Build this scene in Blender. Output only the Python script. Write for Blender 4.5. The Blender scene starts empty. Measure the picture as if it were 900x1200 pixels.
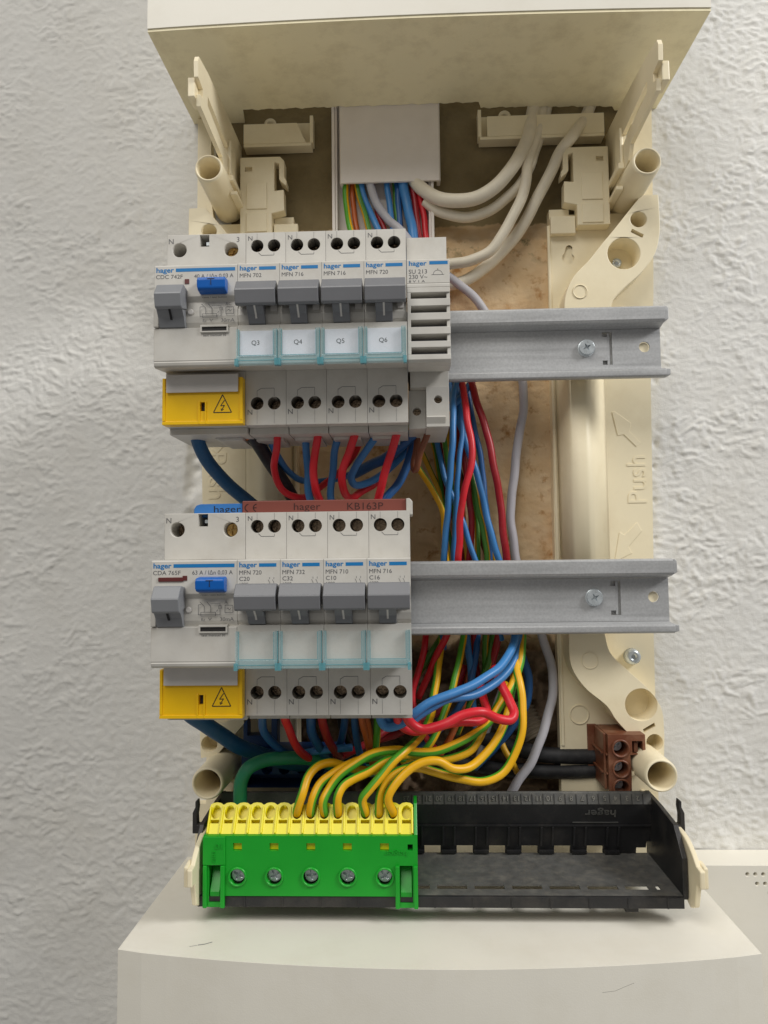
import bpy, bmesh, math, random
import numpy as np
from mathutils import Vector, Matrix
from mathutils.geometry import tessellate_polygon

# ---------------------------------------------------------------- camera
# Working frame: millimetres, x right, y up, z out of the wall (wall plane z = 0).
F, D, VX, VY, ROLL = 840.0, 381.0, 480.0, 657.0, -0.012
_d = np.array([(VX - 450) / F, -(VY - 600) / F, -1.0]); _d /= np.linalg.norm(_d)
_c, _s = math.cos(ROLL), math.sin(ROLL)
_d0 = np.array([_c * _d[0] - _s * _d[1], _s * _d[0] + _c * _d[1], _d[2]])
_a = math.asin(_d0[0]); _p = math.atan2(-_d0[1], -_d0[2])
_Ry = np.array([[math.cos(_a), 0, math.sin(_a)], [0, 1, 0], [-math.sin(_a), 0, math.cos(_a)]])
_Rx = np.array([[1, 0, 0], [0, math.cos(_p), -math.sin(_p)], [0, math.sin(_p), math.cos(_p)]])
_Rz = np.array([[_c, -_s, 0], [_s, _c, 0], [0, 0, 1]])
RC = _Ry @ _Rx @ _Rz

def at(px, py, z):
    """measured photo point -> millimetres on the plane z"""
    v = RC @ np.array([(px - 450) / F, -(py - 600) / F, -1.0])
    t = (z - D) / v[2]
    return (v[0] * t, v[1] * t, z)

K = 0.001
def W(p):
    return (p[0] * K, -p[2] * K, p[1] * K)

sc = bpy.context.scene
col = sc.collection
cam_d = bpy.data.cameras.new('camera'); cam = bpy.data.objects.new('camera', cam_d); col.objects.link(cam)
cam_d.sensor_fit = 'VERTICAL'; cam_d.sensor_height = 36.0; cam_d.lens = F / 1200.0 * 36.0
cam_d.clip_start = 0.01; cam_d.clip_end = 50.0
_M = np.array([[1, 0, 0], [0, 0, -1], [0, 1, 0]]) @ RC
_m4 = Matrix([list(_M[i]) + [0] for i in range(3)] + [[0, 0, 0, 1]])
cam.matrix_world = Matrix.Translation(W((0, 0, D))) @ _m4
sc.camera = cam

# ---------------------------------------------------------------- light
world = bpy.data.worlds.new('World'); sc.world = world; world.use_nodes = True
bg = world.node_tree.nodes['Background']
bg.inputs[0].default_value = (1.0, 0.975, 0.94, 1); bg.inputs[1].default_value = 0.20

def area(name, loc, target, size, power, color):
    l = bpy.data.lights.new(name, 'AREA'); l.shape = 'RECTANGLE'; l.size, l.size_y = size[0] * K, size[1] * K
    l.energy = power; l.color = color
    o = bpy.data.objects.new(name, l); col.objects.link(o)
    o.location = W(loc)
    o.rotation_euler = (Vector(W(target)) - Vector(W(loc))).to_track_quat('-Z', 'Y').to_euler()
    return o
area('window_light', (1400, 1060, 720), (0, 0, 0), (460, 460), 21.0, (1.0, 0.995, 0.985))
area('room_light', (-420, 1350, 1150), (0, 0, 0), (1000, 1000), 16.0, (1.0, 0.965, 0.905))

sc.view_settings.view_transform = 'Standard'; sc.view_settings.look = 'None'
sc.view_settings.exposure = 0.0; sc.view_settings.gamma = 1.0

# ---------------------------------------------------------------- materials
def srgb(r, g, b):
    def f(c):
        c /= 255.0
        return c / 12.92 if c <= 0.04045 else ((c + 0.055) / 1.055) ** 2.4
    return (f(r), f(g), f(b), 1.0)

def mat(name, color, rough=0.45, metal=0.0, var=0.08, scale=60.0, bump=0.0, bscale=900.0, dirt=None, dirt_amt=0.5, dscale=25.0, spec=0.5, trans=0.0, alpha=1.0):
    m = bpy.data.materials.new(name); m.use_nodes = True
    nt = m.node_tree; N = nt.nodes; L = nt.links
    b = N['Principled BSDF']
    b.inputs['Roughness'].default_value = rough; b.inputs['Metallic'].default_value = metal
    b.inputs['Specular IOR Level'].default_value = spec
    b.inputs['Transmission Weight'].default_value = trans; b.inputs['Alpha'].default_value = alpha
    tc = N.new('ShaderNodeTexCoord')
    n1 = N.new('ShaderNodeTexNoise'); n1.inputs['Scale'].default_value = scale; n1.inputs['Detail'].default_value = 5
    L.new(tc.outputs['Object'], n1.inputs['Vector'])
    mr = N.new('ShaderNodeMapRange'); mr.inputs[3].default_value = 1 - var; mr.inputs[4].default_value = 1 + var
    mr.inputs[1].default_value = 0.3; mr.inputs[2].default_value = 0.7
    L.new(n1.outputs['Fac'], mr.inputs[0])
    mx = N.new('ShaderNodeVectorMath'); mx.operation = 'SCALE'; mx.inputs[0].default_value = color[:3]
    L.new(mr.outputs[0], mx.inputs['Scale'])
    out = mx.outputs[0]
    if dirt is not None:
        n2 = N.new('ShaderNodeTexNoise'); n2.inputs['Scale'].default_value = dscale; n2.inputs['Detail'].default_value = 8
        n2.inputs['Roughness'].default_value = 0.7
        L.new(tc.outputs['Object'], n2.inputs['Vector'])
        r2 = N.new('ShaderNodeMapRange'); r2.inputs[1].default_value = 0.48; r2.inputs[2].default_value = 0.75
        r2.inputs[3].default_value = 0.0; r2.inputs[4].default_value = dirt_amt
        L.new(n2.outputs['Fac'], r2.inputs[0])
        mm = N.new('ShaderNodeMix'); mm.data_type = 'RGBA'
        L.new(r2.outputs[0], mm.inputs['Factor']); L.new(out, mm.inputs['A']); mm.inputs['B'].default_value = dirt
        out = mm.outputs['Result']
    L.new(out, b.inputs['Base Color'])
    n3 = N.new('ShaderNodeMapRange'); n3.inputs[3].default_value = max(0.03, rough - 0.08); n3.inputs[4].default_value = min(1, rough + 0.1)
    L.new(n1.outputs['Fac'], n3.inputs[0]); L.new(n3.outputs[0], b.inputs['Roughness'])
    if bump:
        n4 = N.new('ShaderNodeTexNoise'); n4.inputs['Scale'].default_value = bscale; n4.inputs['Detail'].default_value = 3
        L.new(tc.outputs['Object'], n4.inputs['Vector'])
        bp = N.new('ShaderNodeBump'); bp.inputs['Strength'].default_value = bump; bp.inputs['Distance'].default_value = 0.0004
        L.new(n4.outputs['Fac'], bp.inputs['Height']); L.new(bp.outputs[0], b.inputs['Normal'])
    return m

M = {}
M['device'] = mat('device_grey_plastic', srgb(206, 203, 196), 0.42, bump=0.06, bscale=2500, dirt=srgb(170, 160, 140), dirt_amt=0.25, dscale=90)
M['device_tab'] = mat('tab_grey_plastic', srgb(212, 208, 203), 0.4, bump=0.05, bscale=2500)
M['handle'] = mat('handle_grey_plastic', srgb(122, 123, 127), 0.36, bump=0.08, bscale=2500, var=0.05)
M['handle_rcd'] = mat('rcd_handle_plastic', srgb(136, 138, 142), 0.36, bump=0.08, bscale=2500, var=0.05)
M['dark'] = mat('dark_slot', srgb(40, 38, 38), 0.6)
M['blue_print'] = mat('blue_print', srgb(10, 120, 185), 0.5, var=0.03)
M['grey_print'] = mat('grey_print', srgb(95, 95, 98), 0.6, var=0.02)
M['black_print'] = mat('black_print', srgb(30, 30, 32), 0.6, var=0.02)
M['button_blue'] = mat('button_blue', srgb(0, 96, 186), 0.32, var=0.04)
M['yellow'] = mat('yellow_cover', srgb(250, 200, 0), 0.35, var=0.04, dirt=srgb(190, 140, 20), dirt_amt=0.25, dscale=60)
M['card'] = mat('label_card', srgb(225, 228, 236), 0.7, var=0.02)
M['window_red'] = mat('indicator_maroon', srgb(95, 40, 38), 0.4)
M['screw_dark'] = mat('terminal_screw_metal', srgb(142, 124, 104), 0.16, metal=1.0, var=0.4, scale=900, bump=.3, bscale=1500)
M['screw'] = mat('zinc_screw', srgb(205, 212, 216), 0.28, metal=0.55, var=0.1, scale=300)
M['cream'] = mat('cream_plastic', srgb(246, 234, 202), 0.42, var=0.04, scale=30, bump=0.05, bscale=1500, dirt=srgb(205, 182, 135), dirt_amt=0.3, dscale=22)
M['white_plastic'] = mat('white_trunking_plastic', srgb(242, 234, 226), 0.4, var=0.03, dirt=srgb(215, 202, 184), dirt_amt=0.25, dscale=45)
M['cover'] = mat('cover_cream_white', srgb(238, 234, 222), 0.42, var=0.03, scale=20, bump=0.1, bscale=1800, dirt=srgb(205, 195, 170), dirt_amt=0.18, dscale=30)
M['cover_dirty'] = mat('cover_underside_dirty', srgb(250, 240, 204), 0.55, var=0.05, scale=14, bump=0.2, bscale=900, dirt=srgb(170, 150, 105), dirt_amt=0.32, dscale=60)
M['black_plastic'] = mat('black_plastic', srgb(38, 38, 40), 0.42, var=0.15, scale=120, bump=0.15, bscale=1800, dirt=srgb(95, 88, 78), dirt_amt=0.3, dscale=60)
M['black_dusty'] = mat('black_plastic_dusty', srgb(84, 84, 82), 0.62, var=0.2, scale=200, bump=0.3, bscale=2500, dirt=srgb(135, 130, 120), dirt_amt=0.5, dscale=140)
M['worn_print'] = mat('worn_dusty_edge', srgb(120, 118, 112), 0.7, var=0.25, scale=400)
M['green_block'] = mat('green_block_plastic', srgb(20, 160, 40), 0.36, var=0.06, scale=50, bump=0.06, bscale=1800)
M['yellow_block'] = mat('yellow_block_plastic', srgb(244, 230, 18), 0.35, var=0.04)
M['brown_block'] = mat('brown_block_plastic', srgb(112, 64, 42), 0.42, var=0.08, dirt=srgb(190, 160, 130), dirt_amt=0.3, dscale=80)
M['busbar_brown'] = mat('busbar_brown_plastic', srgb(128, 66, 55), 0.5, var=0.06)
M['busbar_blue'] = mat('busbar_blue_plastic', srgb(50, 118, 190), 0.5, var=0.05)
M['busbar_print'] = mat('busbar_print', srgb(60, 25, 22), 0.6)
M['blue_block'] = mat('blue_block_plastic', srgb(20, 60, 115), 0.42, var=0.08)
M['brass'] = mat('brass_screw', srgb(205, 168, 105), 0.2, metal=0.9, var=0.35, scale=700)
M['copper'] = mat('bare_copper', srgb(200, 120, 75), 0.3, metal=0.9, var=0.2, scale=900)

def wire_mat(name, c, rough=0.38):
    return mat(name, c, rough, var=0.06, scale=90, bump=0.04, bscale=700, dirt=tuple(0.6 * v + 0.12 for v in c[:3]) + (1,), dirt_amt=0.25, dscale=160)
WM = {
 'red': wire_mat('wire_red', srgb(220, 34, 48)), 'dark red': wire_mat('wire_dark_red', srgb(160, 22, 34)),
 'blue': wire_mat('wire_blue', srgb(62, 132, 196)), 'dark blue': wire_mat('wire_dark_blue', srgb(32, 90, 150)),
 'cable blue': wire_mat('wire_supply_blue', srgb(20, 82, 125), 0.5), 'black': wire_mat('wire_black', srgb(24, 24, 28), 0.42),
 'brown': wire_mat('wire_brown', srgb(128, 74, 46)), 'orange': wire_mat('wire_orange', srgb(190, 95, 40)),
 'grey': wire_mat('cable_grey', srgb(188, 186, 192), 0.5), 'white': wire_mat('cable_cream_white', srgb(234, 225, 205), 0.5),
 'green': wire_mat('wire_teal_green', srgb(40, 140, 100), 0.42), 'black cable': wire_mat('cable_black', srgb(30, 30, 33), 0.6),
 'pink red': wire_mat('wire_pale_red', srgb(205, 70, 75)),
}
def stripe_mat(name, ca, cb):
    m = bpy.data.materials.new(name); m.use_nodes = True
    N = m.node_tree.nodes; L = m.node_tree.links; b = N['Principled BSDF']
    uv = N.new('ShaderNodeUVMap'); uv.uv_map = 'wire'
    sp = N.new('ShaderNodeSeparateXYZ'); L.new(uv.outputs[0], sp.inputs[0])
    fr = N.new('ShaderNodeMath'); fr.operation = 'FRACT'; L.new(sp.outputs[0], fr.inputs[0])
    cr = N.new('ShaderNodeValToRGB'); e = cr.color_ramp
    e.elements[0].position = 0.0; e.elements[0].color = ca; e.elements[1].position = 0.46; e.elements[1].color = cb
    k = e.elements.new(0.43); k.color = ca; k = e.elements.new(0.98); k.color = cb; k = e.elements.new(1.0); k.color = ca
    L.new(fr.outputs[0], cr.inputs[0])
    tc = N.new('ShaderNodeTexCoord'); n = N.new('ShaderNodeTexNoise'); n.inputs['Scale'].default_value = 120; n.inputs['Detail'].default_value = 4
    L.new(tc.outputs['Object'], n.inputs['Vector'])
    mr = N.new('ShaderNodeMapRange'); mr.inputs[3].default_value = 0.88; mr.inputs[4].default_value = 1.1
    L.new(n.outputs['Fac'], mr.inputs[0])
    vm = N.new('ShaderNodeVectorMath'); vm.operation = 'SCALE'; L.new(cr.outputs[0], vm.inputs[0]); L.new(mr.outputs[0], vm.inputs['Scale'])
    L.new(vm.outputs[0], b.inputs['Base Color']); b.inputs['Roughness'].default_value = 0.4
    return m
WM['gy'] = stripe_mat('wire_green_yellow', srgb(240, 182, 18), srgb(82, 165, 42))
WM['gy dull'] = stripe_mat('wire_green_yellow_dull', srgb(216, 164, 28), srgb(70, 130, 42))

def metal_rail():
    m = mat('galvanised_steel', srgb(182, 183, 184), 0.45, metal=0.35, var=0.06, scale=40, bump=0.1, bscale=1200)
    N = m.node_tree.nodes; L = m.node_tree.links; b = N['Principled BSDF']
    tc = N.new('ShaderNodeTexCoord'); v = N.new('ShaderNodeTexVoronoi'); v.inputs['Scale'].default_value = 900
    n = N.new('ShaderNodeTexNoise'); n.inputs['Scale'].default_value = 650; n.inputs['Detail'].default_value = 4
    L.new(tc.outputs['Object'], v.inputs['Vector']); L.new(tc.outputs['Object'], n.inputs['Vector'])
    ad = N.new('ShaderNodeMath'); ad.operation = 'ADD'; L.new(v.outputs['Distance'], ad.inputs[0]); L.new(n.outputs['Fac'], ad.inputs[1])
    mr = N.new('ShaderNodeMapRange'); mr.inputs[1].default_value = 0.5; mr.inputs[2].default_value = 1.4; mr.inputs[3].default_value = 0.92; mr.inputs[4].default_value = 1.08
    L.new(ad.outputs[0], mr.inputs[0])
    mp = N.new('ShaderNodeMapping'); mp.inputs['Scale'].default_value = (14, 900, 420); L.new(tc.outputs['Object'], mp.inputs['Vector'])
    st = N.new('ShaderNodeTexNoise'); st.inputs['Scale'].default_value = 1.0; st.inputs['Detail'].default_value = 5; L.new(mp.outputs[0], st.inputs['Vector'])
    sr = N.new('ShaderNodeMapRange'); sr.inputs[1].default_value = .3; sr.inputs[2].default_value = .7; sr.inputs[3].default_value = .34; sr.inputs[4].default_value = .56
    L.new(st.outputs['Fac'], sr.inputs[0]); L.new(sr.outputs[0], b.inputs['Roughness'])
    sm = N.new('ShaderNodeMapRange'); sm.inputs[1].default_value = .3; sm.inputs[2].default_value = .7; sm.inputs[3].default_value = .93; sm.inputs[4].default_value = 1.06
    L.new(st.outputs['Fac'], sm.inputs[0])
    mul = N.new('ShaderNodeMath'); mul.operation = 'MULTIPLY'; L.new(mr.outputs[0], mul.inputs[0]); L.new(sm.outputs[0], mul.inputs[1]); mr = mul
    old = b.inputs['Base Color'].links[0].from_socket
    vm = N.new('ShaderNodeVectorMath'); vm.operation = 'SCALE'; L.new(old, vm.inputs[0]); L.new(mr.outputs[0], vm.inputs['Scale'])
    L.new(vm.outputs[0], b.inputs['Base Color'])
    return m
M['rail'] = metal_rail()

def clear_teal(name, color, rough, alpha):
    m = bpy.data.materials.new(name); m.use_nodes = True
    N = m.node_tree.nodes; L = m.node_tree.links; b = N['Principled BSDF']
    b.inputs['Base Color'].default_value = color; b.inputs['Roughness'].default_value = rough
    tc = N.new('ShaderNodeTexCoord'); n = N.new('ShaderNodeTexNoise'); n.inputs['Scale'].default_value = 250
    L.new(tc.outputs['Object'], n.inputs['Vector'])
    mr = N.new('ShaderNodeMapRange'); mr.inputs[3].default_value = max(0, alpha - 0.05); mr.inputs[4].default_value = min(1, alpha + 0.05)
    L.new(n.outputs['Fac'], mr.inputs[0]); L.new(mr.outputs[0], b.inputs['Alpha'])
    return m
M['clear_rim'] = clear_teal('clear_teal_rim', srgb(178, 216, 222), 0.12, 0.27)
M['clear_pane'] = clear_teal('clear_pane', srgb(205, 228, 232), 0.08, 0.05)
M['clear_edge'] = clear_teal('clear_edge', srgb(105, 178, 190), 0.15, 0.55)

# ---------------------------------------------------------------- mesh builder
class MB:
    def __init__(self):
        self.v = []; self.f = []; self.uv = None; self.smooth = []; self.cap = {}; self.ncap = 0
    def add(self, vs, fs, smooth=False):
        o = len(self.v); self.v += [tuple(p) for p in vs]
        for f in fs:
            self.f.append([i + o for i in f]); self.smooth.append(smooth)
        return self
    def box(self, x0, x1, y0, y1, z0, z1):
        v = [(x, y, z) for x in (x0, x1) for y in (y0, y1) for z in (z0, z1)]
        return self.add(v, [(0, 1, 3, 2), (4, 6, 7, 5), (0, 4, 5, 1), (2, 3, 7, 6), (0, 2, 6, 4), (1, 5, 7, 3)])
    def prism(self, poly, a0, a1, axis='z', smooth=False):
        """extrude a polygon; axis x: poly is (y,z); y: (x,z); z: (x,y)"""
        def mk(p, a):
            return {'x': (a, p[0], p[1]), 'y': (p[0], a, p[1]), 'z': (p[0], p[1], a)}[axis]
        n = len(poly)
        v = [mk(p, a0) for p in poly] + [mk(p, a1) for p in poly]
        self.add(v, [(i, (i + 1) % n, n + (i + 1) % n, n + i) for i in range(n)], smooth)
        tri = tessellate_polygon([[Vector((p[0], p[1], 0)) for p in poly]])
        o = len(self.v) - 2 * n
        self.ncap += 2
        for t in tri:
            self.cap[len(self.f)] = self.ncap - 1; self.f.append([o + i for i in t]); self.smooth.append(False)
            self.cap[len(self.f)] = self.ncap; self.f.append([o + n + i for i in reversed(t)]); self.smooth.append(False)
        return self
    def plate(self, outer, holes, z0, z1, depth=None, back=True):
        """plate between z0 and z1 with holes sunk from z1 (depth) or through (None)"""
        loops = [outer] + holes
        flat = [p for l in loops for p in l]
        tri = tessellate_polygon([[Vector((p[0], p[1], 0)) for p in l] for l in loops])
        o = len(self.v); self.v += [(p[0], p[1], z1) for p in flat]
        self.ncap += 1; capid = self.ncap
        for t in tri:
            self.cap[len(self.f)] = capid; self.f.append([o + i for i in t]); self.smooth.append(False)
        n = len(outer)
        ob = len(self.v); self.v += [(p[0], p[1], z0) for p in outer]
        for i in range(n):
            j = (i + 1) % n
            self.f.append([o + i, o + j, ob + j, ob + i]); self.smooth.append(False)
        if back:
            if depth is None and holes:
                ob2 = len(self.v); self.v += [(p[0], p[1], z0) for p in flat]
                self.ncap += 1
                for t in tri:
                    self.cap[len(self.f)] = self.ncap; self.f.append([ob2 + i for i in reversed(t)]); self.smooth.append(False)
            else:
                self.f.append([ob + i for i in range(n)][::-1]); self.smooth.append(False)
        k = o + n
        for h in holes:
            m = len(h); zb = z0 if depth is None else z1 - depth
            hb = len(self.v); self.v += [(p[0], p[1], zb) for p in h]
            for i in range(m):
                j = (i + 1) % m
                if m <= 8: self.cap[len(self.f)] = capid
                self.f.append([k + i, k + j, hb + j, hb + i]); self.smooth.append(m > 8)
            if depth is not None:
                self.f.append([hb + i for i in range(m)]); self.smooth.append(False)
            k += m
        return self
    def lathe(self, prof, c, axis='z', n=20, smooth=True, cap0=True, cap1=True):
        """prof: list of (r, a); revolve about axis through c"""
        base = len(self.v)
        for r, a in prof:
            for i in range(n):
                t = 2 * math.pi * i / n; u, w = r * math.cos(t), r * math.sin(t)
                if axis == 'z': self.v.append((c[0] + u, c[1] + w, c[2] + a))
                elif axis == 'x': self.v.append((c[0] + a, c[1] + u, c[2] + w))
                else: self.v.append((c[0] + u, c[1] + a, c[2] + w))
        for k in range(len(prof) - 1):
            for i in range(n):
                j = (i + 1) % n
                self.f.append([base + k * n + i, base + k * n + j, base + (k + 1) * n + j, base + (k + 1) * n + i]); self.smooth.append(smooth)
        if cap0: self.f.append([base + i for i in range(n)][::-1]); self.smooth.append(False)
        if cap1: self.f.append([base + (len(prof) - 1) * n + i for i in range(n)]); self.smooth.append(False)
        return self
    def stroke(self, pts, w, z):
        """flat printed line"""
        for (x0, y0), (x1, y1) in zip(pts[:-1], pts[1:]):
            dx, dy = x1 - x0, y1 - y0; l = math.hypot(dx, dy) or 1
            nx, ny = -dy / l * w / 2, dx / l * w / 2
            self.add([(x0 + nx, y0 + ny, z), (x0 - nx, y0 - ny, z), (x1 - nx, y1 - ny, z), (x1 + nx, y1 + ny, z)], [(0, 1, 2, 3)])
        return self
    def rect(self, x0, x1, y0, y1, z):
        return self.add([(x0, y0, z), (x1, y0, z), (x1, y1, z), (x0, y1, z)], [(0, 1, 2, 3)])
    def tube(self, path, r, n=10, uvphase=0.0, twist=0.0, taper=None):
        P = [Vector(p) for p in path]
        m = len(P)
        T = [(P[min(i + 1, m - 1)] - P[max(i - 1, 0)]).normalized() for i in range(m)]
        up = Vector((0, 0, 1)) if abs(T[0].z) < 0.9 else Vector((0, 1, 0))
        nrm = (up - T[0] * up.dot(T[0])).normalized()
        base = len(self.v); length = 0.0
        if self.uv is None: self.uv = {}
        for i in range(m):
            if i:
                nrm = (nrm - T[i] * nrm.dot(T[i])).normalized(); length += (P[i] - P[i - 1]).length
            bn = T[i].cross(nrm)
            rr = r if taper is None else r * taper(i / (m - 1))
            for k in range(n):
                t = 2 * math.pi * k / n
                self.v.append(tuple(P[i] + (nrm * math.cos(t) + bn * math.sin(t)) * rr))
            if i:
                for k in range(n):
                    j = (k + 1) % n
                    a = base + (i - 1) * n
                    self.uv[len(self.f)] = [(k / n + uvphase + twist * length, 0), ((k + 1) / n + uvphase + twist * length, 0), ((k + 1) / n + uvphase + twist * length, 1), (k / n + uvphase + twist * length, 1)]
                    self.f.append([a + k, a + j, a + n + j, a + n + k]); self.smooth.append(True)
        self.f.append([base + i for i in range(n)][::-1]); self.smooth.append(False)
        e = base + (m - 1) * n
        self.f.append([e + i for i in range(n)]); self.smooth.append(False)
        return self
    def mesh(self, name, origin=(0, 0, 0), normals=True):
        me = bpy.data.meshes.new(name)
        me.from_pydata([W((p[0] - origin[0], p[1] - origin[1], p[2] - origin[2])) for p in self.v], [], self.f)
        me.polygons.foreach_set('use_smooth', self.smooth)
        if self.uv:
            ul = me.uv_layers.new(name='wire')
            for p in me.polygons:
                u = self.uv.get(p.index)
                if u:
                    for li, c in zip(p.loop_indices, u): ul.data[li].uv = c
        if normals:
            bm = bmesh.new(); bm.from_mesh(me)
            bmesh.ops.recalc_face_normals(bm, faces=bm.faces)
            bm.faces.ensure_lookup_table(); bm.faces.index_update()
            wl = bm.edges.layers.float.new('bevel_weight_edge')
            for e in bm.edges:
                if len(e.link_faces) == 2:
                    fa, fb = e.link_faces; ca, cb = self.cap.get(fa.index, -1), self.cap.get(fb.index, -2)
                    if ca != cb and not (fa.smooth and fb.smooth) and e.calc_face_angle(0.0) > math.radians(38): e[wl] = 1.0
            bm.to_mesh(me); bm.free()
        me.update()
        return me

def weld(mb):
    return mb

def obj(name, me, material, parent=None, loc=None, bevel=0.0, seg=2):
    o = bpy.data.objects.new(name, me); col.objects.link(o)
    if material is not None and not me.materials: me.materials.append(material)
    if parent is not None: o.parent = parent
    if loc is not None: o.location = W(loc)
    if bevel:
        b = o.modifiers.new('bevel', 'BEVEL'); b.width = bevel * K; b.segments = seg; b.limit_method = 'WEIGHT'
        b.use_clamp_overlap = True; b.harden_normals = False
    return o

ORI = {}
def part(name, mb, material, parent, bevel=0.0, local=False, label=None, normals=True):
    """a child mesh; coordinates absolute unless local"""
    root = parent
    while root.parent is not None: root = root.parent
    o = obj(name, mb.mesh(name, (0, 0, 0) if local else ORI[root.name], normals), material, parent, bevel=bevel)
    if label: o['label'] = label
    return o

def thing(name, label, cat, loc, group=None):
    o = bpy.data.objects.new(name, None); col.objects.link(o); o.empty_display_size = 0.01
    o.location = W(loc); ORI[o.name] = loc
    o['label'] = label; o['category'] = cat
    if group: o['group'] = group
    return o
def tag(o, label, cat, group=None):
    o['label'] = label; o['category'] = cat
    if group: o['group'] = group
    return o

def catmull(pts, sub=7):
    P = [Vector(p) for p in pts]; P = [P[0] * 2 - P[1]] + P + [P[-1] * 2 - P[-2]]
    out = []
    for i in range(1, len(P) - 2):
        p0, p1, p2, p3 = P[i - 1], P[i], P[i + 1], P[i + 2]
        t0 = 0.0; t1 = t0 + max((p1 - p0).length, 1e-4) ** 0.5; t2 = t1 + max((p2 - p1).length, 1e-4) ** 0.5; t3 = t2 + max((p3 - p2).length, 1e-4) ** 0.5
        for k in range(sub):
            t = t1 + (t2 - t1) * k / sub
            a1 = p0 * ((t1 - t) / (t1 - t0)) + p1 * ((t - t0) / (t1 - t0))
            a2 = p1 * ((t2 - t) / (t2 - t1)) + p2 * ((t - t1) / (t2 - t1))
            a3 = p2 * ((t3 - t) / (t3 - t2)) + p3 * ((t - t2) / (t3 - t2))
            b1 = a1 * ((t2 - t) / (t2 - t0)) + a2 * ((t - t0) / (t2 - t0))
            b2 = a2 * ((t3 - t) / (t3 - t1)) + a3 * ((t - t1) / (t3 - t1))
            out.append(b1 * ((t2 - t) / (t2 - t1)) + b2 * ((t - t1) / (t2 - t1)))
    out.append(P[-2])
    return out

def circle(cx, cy, r, n=20, a0=0.0):
    return [(cx + r * math.cos(a0 + 2 * math.pi * i / n), cy + r * math.sin(a0 + 2 * math.pi * i / n)) for i in range(n)]
def rrect(x0, x1, y0, y1, r=0.5, n=3):
    out = []
    for cx, cy, a in ((x1 - r, y1 - r, 0), (x0 + r, y1 - r, 90), (x0 + r, y0 + r, 180), (x1 - r, y0 + r, 270)):
        for k in range(n + 1):
            t = math.radians(a + 90 * k / n); out.append((cx + r * math.cos(t), cy + r * math.sin(t)))
    return out
def rect2(x0, x1, y0, y1):
    return [(x0, y0), (x1, y0), (x1, y1), (x0, y1)]

# text -> triangles in mm, cached
_TC = {}
def text_geo(s, extrude=0.0, bold=0.0):
    key = (s, extrude, bold)
    if key not in _TC:
        cu = bpy.data.curves.new('lettering', 'FONT'); cu.body = s; cu.size = 1.0; cu.resolution_u = 3; cu.extrude = extrude; cu.offset = bold
        o = bpy.data.objects.new('lettering', cu); col.objects.link(o)
        dg = bpy.context.evaluated_depsgraph_get(); me = bpy.data.meshes.new_from_object(o.evaluated_get(dg))
        v = [tuple(p.co) for p in me.vertices]; f = [list(p.vertices) for p in me.polygons]
        bpy.data.objects.remove(o); bpy.data.curves.remove(cu); bpy.data.meshes.remove(me)
        _TC[key] = (v, f)
    return _TC[key]
def text(mb, s, x, y, z, w=None, h=None, extrude=0.0, rot=0.0, cap=None, bold=0.0):
    """lower-left anchored lettering; width w or cap height cap fixes the size"""
    v, f = text_geo(s, 0.02 if extrude else 0.0, bold)
    xs = [p[0] for p in v]; ys = [p[1] for p in v]
    x0, x1, y1 = min(xs), max(xs), max(ys)
    sx = (w / (x1 - x0)) if w else (cap / 0.72)
    sy = (cap / 0.72) if cap else ((h / (y1 - min(ys))) if h else sx)
    c, s_ = math.cos(rot), math.sin(rot)
    out = []
    for p in v:
        a, b = (p[0] - x0) * sx, p[1] * sy
        zz = z + (extrude * (p[2] / 0.02 + 1) / 2 if extrude else 0)
        out.append((x + a * c - b * s_, y + a * s_ + b * c, zz))
    mb.add(out, f)
    return mb
exec_after = []

# ================================================================ setting
def hash2(ix, iy, seed):
    h = (ix * 374761393 + iy * 668265263 + seed * 974634777) & 0xffffffff
    h = ((h ^ (h >> 13)) * 1274126177) & 0xffffffff
    return ((h ^ (h >> 16)) & 0xffff) / 65535.0
def vnoise(x, y, seed):
    ix = np.floor(x).astype(np.int64); iy = np.floor(y).astype(np.int64)
    fx = x - ix; fy = y - iy
    u = fx * fx * fx * (fx * (fx * 6 - 15) + 10); v = fy * fy * fy * (fy * (fy * 6 - 15) + 10)
    a = hash2(ix, iy, seed); b = hash2(ix + 1, iy, seed); c = hash2(ix, iy + 1, seed); d = hash2(ix + 1, iy + 1, seed)
    return (a * (1 - u) + b * u) * (1 - v) + (c * (1 - u) + d * u) * v
def sstep(a, b, t):
    t = np.clip((t - a) / (b - a), 0, 1); return t * t * (3 - 2 * t)

def grid_mesh(name, x0, x1, y0, y1, step, zf, keep=None):
    xs = np.arange(x0, x1 + step * .5, step); ys = np.arange(y0, y1 + step * .5, step)
    X, Y = np.meshgrid(xs, ys); Z = zf(X, Y)
    n, m = X.shape
    co = np.stack([X, -Z, Y], -1).reshape(-1, 3).astype(np.float32) * K
    idx = np.arange(n * m).reshape(n, m)
    q = np.stack([idx[:-1, :-1], idx[:-1, 1:], idx[1:, 1:], idx[1:, :-1]], -1).reshape(-1, 4)
    if keep is not None:
        cx = (X[:-1, :-1] + step / 2).ravel(); cy = (Y[:-1, :-1] + step / 2).ravel()
        q = q[keep(cx, cy)]
    me = bpy.data.meshes.new(name)
    me.vertices.add(len(co)); me.vertices.foreach_set('co', co.ravel())
    me.loops.add(q.size); me.loops.foreach_set('vertex_index', q.ravel().astype(np.int32))
    me.polygons.add(len(q)); me.polygons.foreach_set('loop_start', np.arange(0, q.size, 4, dtype=np.int32))
    me.polygons.foreach_set('loop_total', np.full(len(q), 4, dtype=np.int32))
    me.polygons.foreach_set('use_smooth', np.ones(len(q), dtype=bool))
    me.update(calc_edges=True); me.validate()
    return me

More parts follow.
